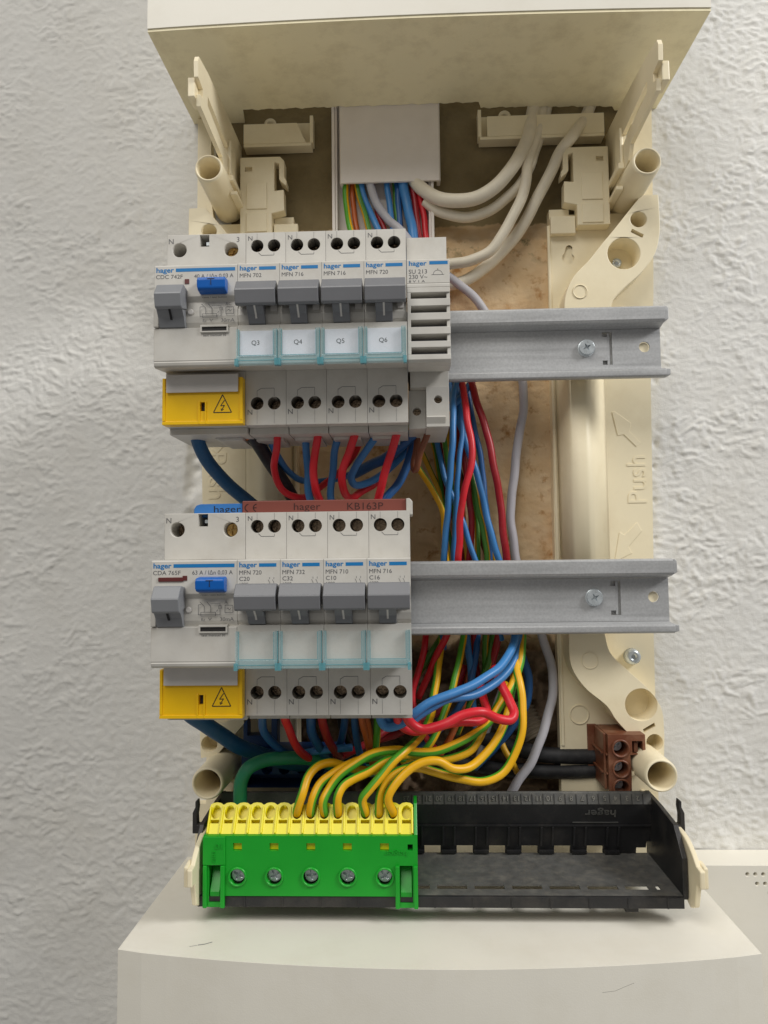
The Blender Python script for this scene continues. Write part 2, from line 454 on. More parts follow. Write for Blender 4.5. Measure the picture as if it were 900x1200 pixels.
PITS = [(-115, 62, 4, 3.5), (-116, 54, 4, 4), (-115, 46, 5, 4), (-118, 39, 3, 2), (-116, 22, 5, 3), (-119, 20, 3, 2), (131, 60, 1.5, 1), (130, 48, 1.2, 1), (129.5, 30, 1.4, 1), (129, 10, 1.2, 1), (132, 95, 2, 1)]
def stucco(x, y):
    wx = x + 5 * (vnoise(x / 11, y / 11, 1) - .5) ; wy = y + 5 * (vnoise(x / 11, y / 11, 2) - .5)
    xr = wx + 0.35 * wy; yr = wy - 0.1 * wx
    b1 = sstep(.50, .70, vnoise(xr / 4.0, yr / 2.3, 3) * .6 + vnoise(xr / 2.0, yr / 1.4, 4) * .4)
    b2 = sstep(.52, .74, vnoise(xr / 3.0, yr / 2.1, 5) * .7 + vnoise(xr / 1.6, yr / 1.3, 6) * .3)
    b3 = sstep(.56, .72, vnoise(xr / 8.0, yr / 4.0, 10))
    low = vnoise(x / 40, y / 40, 7)
    fine = vnoise(x / 1.5, y / 1.4, 8)
    dens = 0.45 + 0.55 * sstep(.3, .7, vnoise(x / 22, y / 22, 9))
    h = (.50 * b1 * dens + .36 * b2 * dens + .24 * b3 * dens) * np.where(x < 0, .86, .98) + .7 * low + .18 * fine + .10 * vnoise(x / .9, y / .8, 12)
    # plaster thins out and is trowelled flat round the enclosure
    h = h * (1 - .35 * np.exp(-((np.clip(np.abs(x - 8) - 122, 0, None)) / 10) ** 2)) - 1.3
    for px, py, r, d in PITS:
        h -= d * np.exp(-(((x - px) / r) ** 2 + ((y - py) / (r * 1.3)) ** 2) ** 2)
    return h
M['wall'] = mat('white_stucco_paint', srgb(228, 227, 223), 0.75, var=0.035, scale=11, bump=0.5, bscale=1500, dirt=srgb(196, 190, 176), dirt_amt=0.3, dscale=10, spec=0.3)
wall = obj('wall', grid_mesh('wall', -400, 350, -270, 420, 0.78, stucco, lambda x, y: ~((x > np.where(y > 200, -104, -96)) & (x < np.where(y > 200, 118, 92)) & (y > -146) & (y < 268))), M['wall'])
wall['kind'] = 'structure'

def plaster(x, y):
    e = -46 + 14 * (vnoise(x / 14, y / 14, 21) - .5) + 6 * (vnoise(x / 5, y / 5, 22) - .5)
    hole = 1 - sstep(e - 7, e + 3, y)
    base = -2.5 + 1.2 * vnoise(x / 18, y / 18, 23) + .45 * vnoise(x / 4, y / 2.2, 24) + .3 * vnoise(x / 1.7, y / 1.3, 25)
    rough = -30 + 16 * vnoise(x / 13, y / 13, 26) + 8 * vnoise(x / 5, y / 5, 27) + 3 * vnoise(x / 2.2, y / 2.2, 28)
    lip = .8 * sstep(181, 182.5, y + 2 * vnoise(x / 6, y / 6, 29))
    return base * (1 - hole) + rough * hole - lip
def plaster_mat():
    m = bpy.data.materials.new('bare_plaster'); m.use_nodes = True
    N = m.node_tree.nodes; L = m.node_tree.links; b = N['Principled BSDF']; b.inputs['Roughness'].default_value = 0.9
    b.inputs['Specular IOR Level'].default_value = 0.2
    tc = N.new('ShaderNodeTexCoord'); sp = N.new('ShaderNodeSeparateXYZ'); L.new(tc.outputs['Object'], sp.inputs[0])
    def noise(s, d=6, r=.6):
        n = N.new('ShaderNodeTexNoise'); n.inputs['Scale'].default_value = s; n.inputs['Detail'].default_value = d; n.inputs['Roughness'].default_value = r
        L.new(tc.outputs['Object'], n.inputs['Vector']); return n.outputs['Fac']
    def ramp(f, a, bb, ca, cb):
        r = N.new('ShaderNodeValToRGB'); r.color_ramp.elements[0].position = a; r.color_ramp.elements[1].position = bb
        r.color_ramp.elements[0].color = ca; r.color_ramp.elements[1].color = cb; L.new(f, r.inputs[0]); return r.outputs[0]
    def mix(f, a, bb):
        x = N.new('ShaderNodeMix'); x.data_type = 'RGBA'; L.new(f, x.inputs['Factor'])
        for s, k in ((a, 'A'), (bb, 'B')):
            if isinstance(s, tuple): x.inputs[k].default_value = s
            else: L.new(s, x.inputs[k])
        return x.outputs['Result']
    def math1(op, a, bb):
        x = N.new('ShaderNodeMath'); x.operation = op
        for i, s in enumerate((a, bb)):
            if isinstance(s, float): x.inputs[i].default_value = s
            else: L.new(s, x.inputs[i])
        return x.outputs[0]
    def mask(f, lo, hi):
        r = N.new('ShaderNodeMapRange'); r.inputs[1].default_value = lo; r.inputs[2].default_value = hi; L.new(f, r.inputs[0]); return r.outputs[0]
    tan = ramp(noise(45), .32, .70, srgb(216, 184, 140), srgb(234, 210, 174))
    tan = mix(mask(noise(160, 4), .56, .72), tan, srgb(176, 132, 84))
    tan = mix(math1('MULTIPLY', mask(noise(20, 5), .55, .68), .55), tan, srgb(190, 142, 92))
    yj = math1('ADD', sp.outputs[2], math1('MULTIPLY', noise(110, 5), .006))
    patch = math1('MULTIPLY', mask(noise(38, 5, .7), .53, .60), mask(sp.outputs[2], .158, .172))
    tan = mix(patch, tan, srgb(128, 122, 92))
    chip = mask(yj, .176, .178)
    col1 = mix(chip, tan, ramp(noise(70), .3, .7, srgb(205, 185, 155), srgb(190, 160, 120)))
    olive = ramp(noise(35, 7), .3, .7, srgb(124, 110, 80), srgb(152, 137, 104))
    c2 = mix(mask(yj, .1852, .186), col1, olive)
    rub = ramp(noise(60, 8, .7), .35, .7, srgb(96, 78, 62), srgb(158, 138, 116))
    c3 = mix(mask(math1('ADD', sp.outputs[2], math1('MULTIPLY', noise(70, 5), .012)), -.036, -.044), c2, rub)
    L.new(c3, b.inputs['Base Color'])
    bp = N.new('ShaderNodeBump'); bp.inputs['Strength'].default_value = .5; bp.inputs['Distance'].default_value = .0006
    L.new(noise(700, 4), bp.inputs['Height']); L.new(bp.outputs[0], b.inputs['Normal'])
    return m
pl = obj('bare_plaster', grid_mesh('bare_plaster', -108, 122, -152, 274, 0.9, plaster), plaster_mat())
pl['kind'] = 'structure'

# ---------------------------------------------------------------- cover boxes above and below
def bulge_front(x0, x1, zc, zm, n=24):
    return [(x0 + (x1 - x0) * i / n, zc + (zm - zc) * math.sin(math.pi * i / n) ** .8) for i in range(n + 1)]
t = thing('upper_cover', 'cream white cover box above the open panel with grimy underside', 'cover box', (10, 246, 0))
fr = bulge_front(-117.5, 139.0, 70, 72.5)
mb = MB().prism(fr + [(139.0, 66.5), (-117.5, 66.5)], 246.5, 390, 'y')
part('front_panel', mb, M['cover'], t, bevel=.7)
mb = MB()
rear = []
rng = random.Random(4)
def rear_z(x):
    z = 10.4 if x < 41 else (5.2 if x < 60 else 5.2 - (x - 60) * .045)
    return z + .35 * math.sin(x * .5) + .25 * math.sin(x * 1.3 + 1) + .2 * math.sin(x * 2.9)
xs = [-87 + i * 1.7 for i in range(119)]
outer = [(a, b - .5) for a, b in fr] + [(138.3, -1.0), (116.0, -1.0)] + [(x, rear_z(x)) for x in reversed(xs)] + [(-88.5, -1.0), (-116.8, -1.0)]
mb.prism([(a, b) for a, b in outer], 245.2, 246.45, 'y')
part('bottom_panel', mb, M['cover_dirty'], t)
for nm, xa, xb in (('side_panel', -117.4, -115.2), ('side_panel', 136.7, 138.9)):
    part(nm, MB().box(xa, xb, 246.5, 390, -1, 66.4), M['cover'], t)

t = thing('lower_cover', 'off-white cover box below the black trough with scuffed bulging front', 'cover box', (8, -153, 0))
fr = bulge_front(-118.5, 133.8, 88, 100.5)
part('shell', MB().prism(fr + [(133.8, -1), (-118.5, -1)], -330, -153.2, 'y'), M['cover'], t, bevel=1.5)
mb = MB()
for pts, w in (([(232, 1107), (240, 1106), (249, 1103.5)], .5), ([(222, 1109), (231, 1107.5)], .25)):
    q = []
    for a, b in pts:
        v = RC @ np.array([(a - 450) / F, -(b - 600) / F, -1.0]); k = -153.12 / v[1]; q.append((v[0] * k, D + v[2] * k))
    for (xa, za), (xb, zb) in zip(q[:-1], q[1:]):
        mb.add([(xa, -153.12, za), (xb, -153.12, zb), (xb, -153.12, zb + w), (xa, -153.12, za + w)], [(0, 1, 2, 3)])
part('scratch', mb, M['handle'], t, label='short dark scratch on the top face')
fz = lambda x: np.interp(x, [p[0] for p in fr], [p[1] for p in fr]) + .03
for pts in ([(706, 1164), (722, 1163), (736, 1158), (745, 1155)],):
    q = [at(a, b, 98)[:2] for a, b in pts]
    mb = MB().stroke(q, .09, 0); mb.v = [(x, y, float(fz(x))) for x, y, z in mb.v]
    part('scratch', mb, M['worn_print'], t, label='faint scratch on the front face')
t = thing('vented_housing', 'white wall housing with small round vent holes, right of the lower cover', 'housing', (190, -148, 0))
holes = []
for y, x0_ in ((-152.6, 160.3), (-157.0, 164.7), (-161.4, 170.5), (-165.8, 178.0)):
    x = x0_
    while x < 2 * 190 - x0_ - 1:
        holes.append(circle(x, y, .95, 10)); x += 3.75
mb = MB().plate(rect2(120, 255, -330, -148.4), holes, 0.0, 19, depth=4)
part('front_panel', mb, M['cover'], t, bevel=1.0)

# ================================================================ enclosure
E0 = (8.5, 50, 0)
enc = thing('enclosure_base', 'open cream plastic panel frame fixed to the wall between the cover boxes', 'panel frame', E0)
CX = 8.6
def mir(pts, s):
    return pts if s > 0 else [(2 * CX - p[0],) + tuple(p[1:]) for p in pts]
def smooth2(pts, sub=6):
    return [(p[0], p[1]) for p in catmull([(a, b, 0) for a, b in pts], sub)]
for s in (1, -1):
    # base sheet
    def mx(x): return x if s > 0 else 2 * CX - x
    base = [(75.5, -98), (75.4, -10), (76.2, 92), (77.5, 184.5), (77.5, 187), (88, 187), (88, 184), (121, 184), (123, 200), (123, 244.5), (134.0, 244.5), (132.6, 184), (131.2, 140), (128, 91), (126, 0), (124.6, -42), (124, -100), (124, -150), (110, -150), (75.5, -150)]
    if s < 0: base = [(min(x, 2 * CX + 113.2), y) for x, y in base]; 
    base = mir(base, s)
    keyh = [[(mx(87.0 + 3.3 * math.cos(math.radians(a))), 160.2 + 3.3 * math.sin(math.radians(a))) for a in range(-230, 51, 20)] + [(mx(87.6 + 1.9 * math.cos(math.radians(a))), 165.4 + 1.9 * math.sin(math.radians(a))) for a in range(0, 181, 30)]]
    part('base_sheet', MB().plate(base, keyh, -1.5, 5, depth=1.6), M['cream'], enc, bevel=.4)
    # step strip beside the inner edge
    part('edge_rib', MB().prism([(mx(75.9), 5.1), (mx(77.9), 5.1), (mx(77.5), 5.9), (mx(76.3), 5.9)], -95, 178, 'y'), M['cream'], enc, bevel=.3)
    # raised ridge with sloping flank (long bar between the two flared ends)
    ridge = [(78.2, 5.1), (79.2, 8.5), (81.6, 18.6), (82.8, 20), (89.3, 20.3), (90.5, 20.2), (93.5, 18.0), (98.5, 11), (102.5, 6.0), (103.8, 5.1)]
    part('ridge', MB().prism([(mx(a), b) for a, b in ridge], -36.5, 124.0, 'y', smooth=True), M['cream'], enc)
    # flared upper end
    L1 = smooth2([(80.6, 124), (81.5, 134), (86, 144), (94, 152.4), (101, 161), (107, 168), (121.5, 186)])
    R1 = smooth2([(130.4, 186), (130.6, 176), (130.2, 165), (127.5, 155), (121, 146), (111, 137), (105.6, 131), (103.6, 124)])
    outer = mir(L1 + R1, s)
    hs = [circle(mx(111.8), 155.5, 8.3, 28), circle(mx(119.8), 173.2, 4.1, 18), [(mx(a), b) for a, b in ((115.6, 166.6), (121.4, 163.4), (122.2, 165.2), (116.4, 168.4))]]
    part('flared_end', MB().plate(outer, hs, 5.1, 20, depth=13), M['cream'], enc, bevel=.35)
    part('boss_ring', MB().lathe([(3.7, 0), (3.7, .35), (3.3, .35), (3.3, 0)], (mx(89), 136, 20.02), n=24, cap0=False, cap1=False), M['cream'], enc)
    part('fixing_screw', MB().lathe([(2.6, 0), (2.6, .8), (2.2, 1.4), (1.3, 1.4), (1.0, .5)], (mx(111.2), 155.0, 8.6), n=16), M['screw'], enc)
    # flared lower end
    L2 = smooth2([(78.3, -36.5), (79, -52.6), (85.1, -63), (96, -72.6), (100, -79), (108, -88), (114, -95)])
    R2 = smooth2([(122.5, -97), (123, -84), (122, -73.5), (116.2, -64.4), (106.2, -54.9), (98.2, -46.5), (95.6, -36.5)])
    outer = mir((L2 + R2)[::-1], s)
    hs = [circle(mx(112.4), -71.8, 7.9, 28), circle(mx(118.3), -90, 4.1, 18), [(mx(a), b) for a, b in ((112.8, -83.6), (118.4, -80.4), (118.9, -82.2), (113.3, -85.4))]]
    part('flared_end', MB().plate(outer, hs, 5.1, 20, depth=13), M['cream'], enc, bevel=.35)
    part('boss_ring', MB().lathe([(4.2, 0), (4.2, .35), (3.7, .35), (3.7, 0)], (mx(88.2), -50.2, 20.02), n=24, cap0=False, cap1=False), M['cream'], enc)
    part('fixing_screw', MB().lathe([(4.2, 0), (3.8, 3.2), (2.7, 4), (1.3, 4), (1.0, 2.4)], (mx(113.0), -50.2, 5.02), n=18), M['screw'], enc)
    # keyhole boss low on the sheet
    kh = circle(mx(85.6), -79.5, 5.0, 20)
    part('boss_ring', MB().lathe([(5.0, 0), (5.0, .5), (4.5, .5), (4.5, 0)], (mx(85.6), -79.5, 5.02), n=24, cap0=False, cap1=False), M['cream'], enc)
    part('boss_ring', MB().lathe([(2.6, 0), (2.6, .7), (2.1, .7), (2.1, 0)], (mx(114.6), 130.3, 5.02), n=18, cap0=False, cap1=False), M['cream'], enc)
    # hollow posts
    for (cx, cy, r) in (((117.4, 191.2, 6.9) if s > 0 else (-96.4, 194.6, 6.9)), ((113.3, -99.2, 7.4) if s > 0 else (-95.6, -102.4, 7.4))):
        ri = r - 1.25
        part('post', MB().lathe([(r + .9, 0), (r + .2, 40.5), (r - .35, 42), (ri + .3, 42), (ri, 41.2), (ri - .4, 12)], (cx, cy, 1), n=32, cap0=False, cap1=False), M['cream'], enc)
        part('post_plug', MB().lathe([(ri - .5, 0), (ri - .5, 1)], (cx, cy, 13.5), n=20), M['brown_block'], enc, label='brownish floor inside the hollow post')
        part('post_rib', MB().box(cx - s * (r + 3.2), cx - s * (r - .4), cy - 5, cy - 3, 1, 26), M['cream'], enc, bevel=.3)
    # upper arm: thin plate reaching forward
    xa = -90.3 if s < 0 else 110.6
    arm = [(-1, 231), (22, 230.2), (66, 227), (80, 224.6), (81.5, 221.5), (81, 214.5), (74, 213.5), (74, 209.5), (78, 208.5), (77, 203.5), (40, 201.8), (36, 195.5), (0, 190), (-1, 190)]
    slot = [(28, 208), (66, 211), (66, 215.5), (28, 213.5)]
    pts = arm
    mb = MB().plate([(a, b) for a, b in pts], [slot], 0, 2.0)
    mb.v = [(xa + (v[2] if s > 0 else -v[2]), v[1], v[0]) for v in mb.v]
    part('arm', mb, M['cream'], enc, bevel=.35)
    part('arm_lug', MB().box(xa + (2 if s > 0 else -5.2), xa + (5.2 if s > 0 else -2), 206.6, 215.5, 70, 79.5), M['cream'], enc, bevel=.4)
    part('arm_block', MB().box(xa + (-1.6 if s > 0 else .05), xa + (-.05 if s > 0 else 1.6), 197, 217, 20, 29), M['cream'], enc, bevel=.4)
    part('arm_rib', MB().box(xa + (-3 if s > 0 else .05), xa + (-.05 if s > 0 else 3), 195, 198, 0, 30), M['cream'], enc, bevel=.3)
    # inner latch plate at the top
    def lx(x): return x if s < 0 else 17.9 - x + 2.0
    latch = [(-88, 217.5), (-66.5, 217.5), (-64.2, 215), (-64.2, 206), (-63, 204), (-63, 201), (-66, 203.5), (-67, 205), (-67, 213.5), (-69.5, 214.5), (-69.5, 198.5), (-64.5, 199), (-64.2, 187.5), (-71, 186), (-71, 175), (-88, 175)]
    if s > 0: latch = [(lx(x), y) for x, y in latch][::-1]
    sl = [(lx(a), b) for a, b in rect2(-85.5, -81.5, 209.5, 212.2)]
    part('latch_plate', MB().plate(latch, [sl], 5.1, 12, depth=2.5), M['cream'], enc, bevel=.3)
    for ya, yb in ((188.5, 203), (176, 186.5)):
        x0, x1 = sorted((lx(-84.5), lx(-73.5)))
        part('latch_panel', MB().box(x0, x1, ya, yb, 12.02, 12.6), M['cream'], enc, bevel=.25)
    x0, x1 = sorted((lx(-70.5), lx(-57.5)))
    part('latch_foot', MB().box(x0, x1, 172, 181.5, 5.1, 9), M['cream'], enc, bevel=.3)
    # open tray behind the cover's rear edge
    x0, x1 = (-87.5, -50.2) if s < 0 else (41.3, 108)
    part('tray', MB().box(x0, x1, 226.5, 228.2, -1, 6.5).box(x0, x1, 228.25, 243.5, -1.5, -.2), M['cream'], enc, bevel=.25)
    part('tray_lip', MB().prism([(x0 + (.0 if s < 0 else 4), 228.25), (x1 - (3 if s < 0 else 0), 228.25), (x1 - (8 if s < 0 else 0), 239.5), (x0 + (0 if s < 0 else 4), 239.5)], 5.0, 6.5), M['cream'], enc, bevel=.2)
    xe = x1 if s < 0 else x0
    part('tray_end', MB().box(xe - .9, xe + .9, 228.25, 243.5, -.15, 6.4), M['cream'], enc, bevel=.2)
    part('tray_boss', MB().lathe([(3.4, 0), (3.4, 3), (1.4, 3), (1.4, 1)], (x0 + 14, 241.5, -.15), n=18), M['cream'], enc)
    # embossed push lettering with two arrows
    mb = MB()
    if s > 0:
        text(mb, 'Push', 123.6, 28.6, 5.0, w=24.5, extrude=.3, rot=math.pi / 2)
    else:
        text(mb, 'Push', -106.2, 58.5, 5.0, w=24.5, extrude=.3, rot=-math.pi / 2)
    part('embossed_lettering', mb, M['cream'], enc)
    for ring_ in ([(108.5, 77), (117.0, 70.5), (116.0, 66), (121.5, 60), (119.2, 58), (113, 64.5), (109.8, 64), (107.2, 76.5)],
                  [(118.2, 18.5), (111.5, 12), (109, 13.5), (106, -2), (115, 2.5), (113.5, 6), (120.5, 14)]):
        rg = mir(ring_, s); cxr = sum(p[0] for p in rg) / len(rg); cyr = sum(p[1] for p in rg) / len(rg)
        part('embossed_arrow', MB().prism(rg, 5.01, 5.3), M['cream'], enc, bevel=.15)
    # lower arms that carry the trough
    xb = -91.5 if s < 0 else 115.0
    armL = smooth2([(48, -117.5), (62, -118.5), (70, -122), (75, -126)], 4) + [(79, -126.5), (79, -133.5), (75, -133.5), (72, -143.5), (67, -146), (63, -144.5), (63, -134), (59, -130), (40, -128), (0, -128), (0, -117)]
    mb = MB().plate(armL, [], 0, 2.2)
    mb.v = [(xb + s * v[2], v[1], v[0]) for v in mb.v]
    part('lower_arm', mb, M['cream'], enc, bevel=.5)
for s, xb in ((-1, -91.5), (1, 115.0)):
    xa_, xb_ = sorted((xb + s * 2.2, xb + s * 4.0))
    part('arm_step', MB().prism([(-125.0, 71), (-125.8, 77.5), (-134.0, 77.5), (-135.5, 71)], xa_, xb_, 'x'), M['cream'], enc, bevel=.5)
part('bottom_bar', MB().box(-112.5, 123.5, -152.5, -124, -1.4, 4.9), M['cream'], enc)

# ---------------------------------------------------------------- DIN rails
def din_rail(yc, label, x1):
    t = thing('din_rail', label, 'mounting rail', (10, yc, 27), 'galvanised mounting rails')
    mb = MB()
    # lips
    mb.prism([(p[0] + yc, p[1]) for p in [(17.6, 32.0), (17.6, 34.8), (16.8, 35.7), (10.9, 35.7), (9.6, 34.9), (8.4, 28.45), (8.3, 27.2), (9.8, 27.2), (10.9, 34.3), (16.4, 34.3), (16.6, 32.0)]], -103, x1, 'x')
    mb.prism([(p[0] + yc, p[1]) for p in [(-12.5, 27.2), (-12.6, 28.45), (-13.3, 34.9), (-14.2, 35.7), (-16.9, 35.7), (-17.6, 34.8), (-17.6, 32.0), (-16.6, 32.0), (-16.5, 34.3), (-14.6, 34.3), (-13.9, 27.2)]], -103, x1, 'x')
    part('lip', mb, M['rail'], t, bevel=.35)
    xs, xh, xt = 89.0, 117.6, 99.4
    holes = [circle(xh, yc - .8, 2.7, 20), [(xt - 2.4, yc + 7.0), (xt + 2.4, yc + 7.0), (xt + 2.4, yc - 9.4), (xt - 2.4, yc - 9.4), (xt - 2.4, yc - 7.2), (xt, yc - 7.2), (xt, yc + 4.6), (xt - 2.4, yc + 4.6)]]
    part('web', MB().plate(rect2(-103, x1 - .2, yc - 12.45, yc + 8.3), holes, 27.2, 28.4), M['rail'], t)
    # pressed-in bridge: sits below the web surface, open on one side
    part('pressed_bridge', MB().box(xt - 3.2, xt + 3.2, yc - 10, yc + 7.8, 25.6, 26.3).box(xt + .1, xt + 1.2, yc - 9.2, yc + 6.8, 26.35, 27.9), M['rail'], t)
    sw = MB()
    star = []
    for i in range(8):
        r = 2.3 if i % 2 == 0 else .75
        star.append((xs + r * math.cos(i * math.pi / 4 + .5), yc - .8 + r * math.sin(i * math.pi / 4 + .5)))
    sw.plate(circle(xs, yc - .8, 3.75, 28), [star], 28.45, 30.5, depth=1.5)
    part('screw', sw, M['screw'], t, bevel=.35)
    part('screw_flange', MB().lathe([(4.3, 0), (4.3, .25), (3.5, .3)], (xs, yc - .8, 28.42), n=28), M['screw'], t)
    part('rail_clip', MB().lathe([(2.55, 0), (2.55, .8)], (xh, yc - .8, 26.2), n=20), M['cream'], t, label='cream plastic peg showing through the end hole')
    part('rail_end', MB().prism([(x1 + .05, yc + 9.9), (x1 + 1.9, yc + 11), (x1 + 1.9, yc + 16.3), (x1 + 1.2, yc + 17.2), (x1 + .05, yc + 17.2)], 30, 35.3), M['rail'], t, bevel=.3)
    part('rail_end', MB().prism([(x1 + .05, yc - 17.2), (x1 + 1.9, yc - 16.6), (x1 + 1.9, yc - 13.8), (x1 + .05, yc - 13.6)], 30, 35.2), M['rail'], t, bevel=.3)
    return t
din_rail(104.9, 'upper galvanised rail whose bare end runs right of the bell transformer', 125.6)
din_rail(-18.0, 'lower galvanised rail whose bare end runs right of the four blank-labelled breakers', 124.9)

# ================================================================ modular devices (local mm: x from left edge, y from nose centre, z from rail plane z=35)
CM = {}
def lp(name, key, fn, material, parent, bevel=0.0, label=None, loc=None):
    """child with mesh data shared under key"""
    if key is None or key not in CM:
        mb = MB(); fn(mb); me = mb.mesh(name); me.materials.append(material)
        if key: CM[key] = me
    else: me = CM[key]
    o = obj(name, me, None, parent, loc=loc, bevel=bevel)
    if label: o['label'] = label
    return o

def screw_mesh(mb, r=2.45):
    pts = []
    star = [(0.5, 2.1), (0.5, 0.5), (2.1, 0.5), (2.1, -0.5), (0.5, -0.5), (0.5, -2.1), (-0.5, -2.1), (-0.5, -0.5), (-2.1, -0.5), (-2.1, 0.5), (-0.5, 0.5), (-0.5, 2.1)]
    k = r / 2.7; a = .6
    star = [((x * math.cos(a) - y * math.sin(a)) * k, (x * math.sin(a) + y * math.cos(a)) * k) for x, y in star]
    mb.plate(circle(0, 0, r, 18), [star], -2.5, 0, depth=1.2)

def screws(root, pts, z, r=2.45, key='screw'):
    for i, (x, y) in enumerate(pts):
        o = lp('terminal_screw', 'scr%.2f' % r, lambda mb: screw_mesh(mb, r), M['screw_dark'], root, loc=(x, y, z))
        o.rotation_euler = (0, (x * 1.7 + y) % 3.1, 0)

HX = (4.9, 12.3)
def mcb_housing(mb):
    w = 17.38
    holes = [circle(x, 35.6, 2.8, 22) for x in HX]
    mb.plate(rect2(.06, w, 21.7, 41.5), holes, 2, 44, depth=14)
    holes = [circle(x, -34.0, 2.8, 22) for x in HX]
    mb.plate(rect2(.06, w, -43.4, -19.9), holes, 2, 44, depth=14)
    mb.box(.2, w - .14, -46.2, -43.45, 4, 37)
    mb.box(1.2, w - 4, -47.6, -46.25, 8, 28)
    nose = [(21.6, 2), (21.6, 58.5), (21.1, 59), (5.2, 59), (5.0, 56.6), (2.4, 58.0), (-.2, 58.5), (-2.8, 58.0), (-4.5, 56.9), (-4.7, 59), (-20.6, 59), (-21.6, 58.2), (-19.86, 44.05), (-19.86, 2)]
    mb.prism(nose, .06, w, 'x')
def mcb_handle(mb):
    prof = [(11.3, 59.1), (12.0, 63.6), (11.6, 64.6), (7.6, 67.4), (7.0, 67.6), (1.9, 66.3), (1.3, 65.3), (3.2, 59.1)]
    mb.prism(prof, .55, 16.95, 'x')
def mcb_stem(mb):
    prof = [(2.9, 59.3), (3.2, 65.1), (1.2, 64.4), (-1.2, 61.4), (-4.2, 59.3), (-4.5, 58.0), (-4.4, 57.1), (-2, 58.7), (1, 59)]
    mb.prism(prof, 4.7, 11.6, 'x')
def rim(mb):
    mb.box(-.15, .95, -20.9, -7.0, 59.05, 61.0)
    mb.box(15.3, 16.5, -20.9, -7.0, 59.05, 61.0)
def rim_low(mb):
    mb.box(-.15, 16.5, -21.7, -18.2, 59.05, 61.4)
def rim_edges(mb):
    mb.box(-.6, .75, -22.3, -19.5, 59.6, 62.0)
    mb.box(15.75, 17.1, -22.3, -19.5, 59.6, 62.0)
    mb.box(.95, 1.15, -17.9, -7.2, 60.9, 61.25); mb.box(15.05, 15.25, -17.9, -7.2, 60.9, 61.25)
    mb.box(.96, 15.24, -18.15, -17.95, 60.9, 61.3); mb.box(.76, 15.74, -20.3, -20.05, 61.42, 61.6); mb.box(16.52, 16.7, -19, -7, 59.05, 61.1)
def pane(mb):
    mb.box(1.16, 15.04, -17.9, -7.1, 59.95, 60.4)

ROWS = {'u': 102.2, 'l': -20.3}
X0 = -104.35
def mcb(row, i, model, label, tag_text, rating=None):
    Y = ROWS[row]; x = X0 + 34.95 + i * 17.45
    t = thing('circuit_breaker', label, 'breaker', (x, Y, 35), 'circuit breakers on the two rails')
    lp('housing', 'mcb_h', mcb_housing, M['device'], t, bevel=.22)
    lp('toggle', 'mcb_t', mcb_handle, M['handle'], t, bevel=.45)
    st = lp('toggle_stem', 'mcb_s', mcb_stem, M['handle'], t, bevel=.2)
    lp('position_mark', 'mcb_pm', lambda mb: mb.prism([(1.5, 64.95), (-1.2, 61.65), (-2.5, 60.72), (-2.5, 60.2), (-1.2, 61.1), (1.5, 64.2)], 7.75, 8.5, 'x'), M['device_tab'], st)
    lp('status_window', 'mcb_w', lambda mb: mb.box(13.6, 16.3, 1.2, 3.4, 58.4, 58.75), M['device_tab'], t)
    screws(t, [(a, 35.6) for a in HX] + [(a, -34.0) for a in HX], 36.8)
    h = lp('label_holder', 'mcb_l', rim, M['clear_rim'], t)
    lp('holder_hinge', 'mcb_l2', rim_low, M['clear_rim'], h, bevel=.25)
    lp('holder_edge', 'mcb_l3', rim_edges, M['clear_edge'], h)
    lp('clear_pane', 'mcb_p', pane, M['clear_pane'], h)
    if tag_text:
        c = lp('label_card', 'mcb_c', lambda mb: mb.box(1.2, 15.0, -17.85, -7.3, 59.05, 59.45), M['card'], t)
        lp('printed_text', None, lambda mb: text(mb, tag_text, 5.9, -13.2, 59.5, cap=1.95), M['black_print'], c)
    def logo(mb):
        text(mb, 'hager', .9, 18.5, 59.06, w=7.2, cap=2.0, bold=.022); mb.rect(8.9, 15.9, 18.55, 19.95, 59.06)
    lp('brand_logo', 'mcb_logo', logo, M['blue_print'], t)
    def prints(mb):
        text(mb, model, .9, 15.5, 59.06, w=9.0, cap=1.75)
        if rating:
            text(mb, rating, .9, 13.0, 59.06, w=4.2, cap=1.7)
            text(mb, '6000', .9, 11.3, 59.06, w=3.6, cap=1.0)
            for dx in (0, 1.7):
                mb.stroke([(13.2 + dx, 11.2), (13.2 + dx, 12.2), (12.6 + dx, 13.4)], .16, 59.06); mb.stroke([(13.2 + dx, 13.6), (13.2 + dx, 14.4)], .16, 59.06)
        for a in (HX[0], HX[1]):
            mb.stroke([(a, -27.5 if a == HX[1] else -28.6), (a, -31)], .14, 44.06)
            mb.stroke([(a, -37), (a, -42.8)], .10, 44.06); mb.stroke([(a, 38.6), (a, 41.2)], .10, 44.06)
        mb.stroke([(HX[0], -28.6), (HX[0] + 1.8, -27.5), (HX[1], -27.5)], .2, 44.06)
        mb.stroke([(HX[0] + .6, 32.5), (HX[0] + 1.8, 31.3), (HX[1], 31.3)], .2, 44.06); mb.stroke([(HX[1], 31.3), (HX[1], 32.4)], .14, 44.06)
        text(mb, 'N', .8, -38.9, 44.06, cap=2.3); text(mb, 'N', 1.0, 38.0, 44.06, cap=2.1)
    lp('printed_text', None, prints, M['grey_print'], t)
    return t

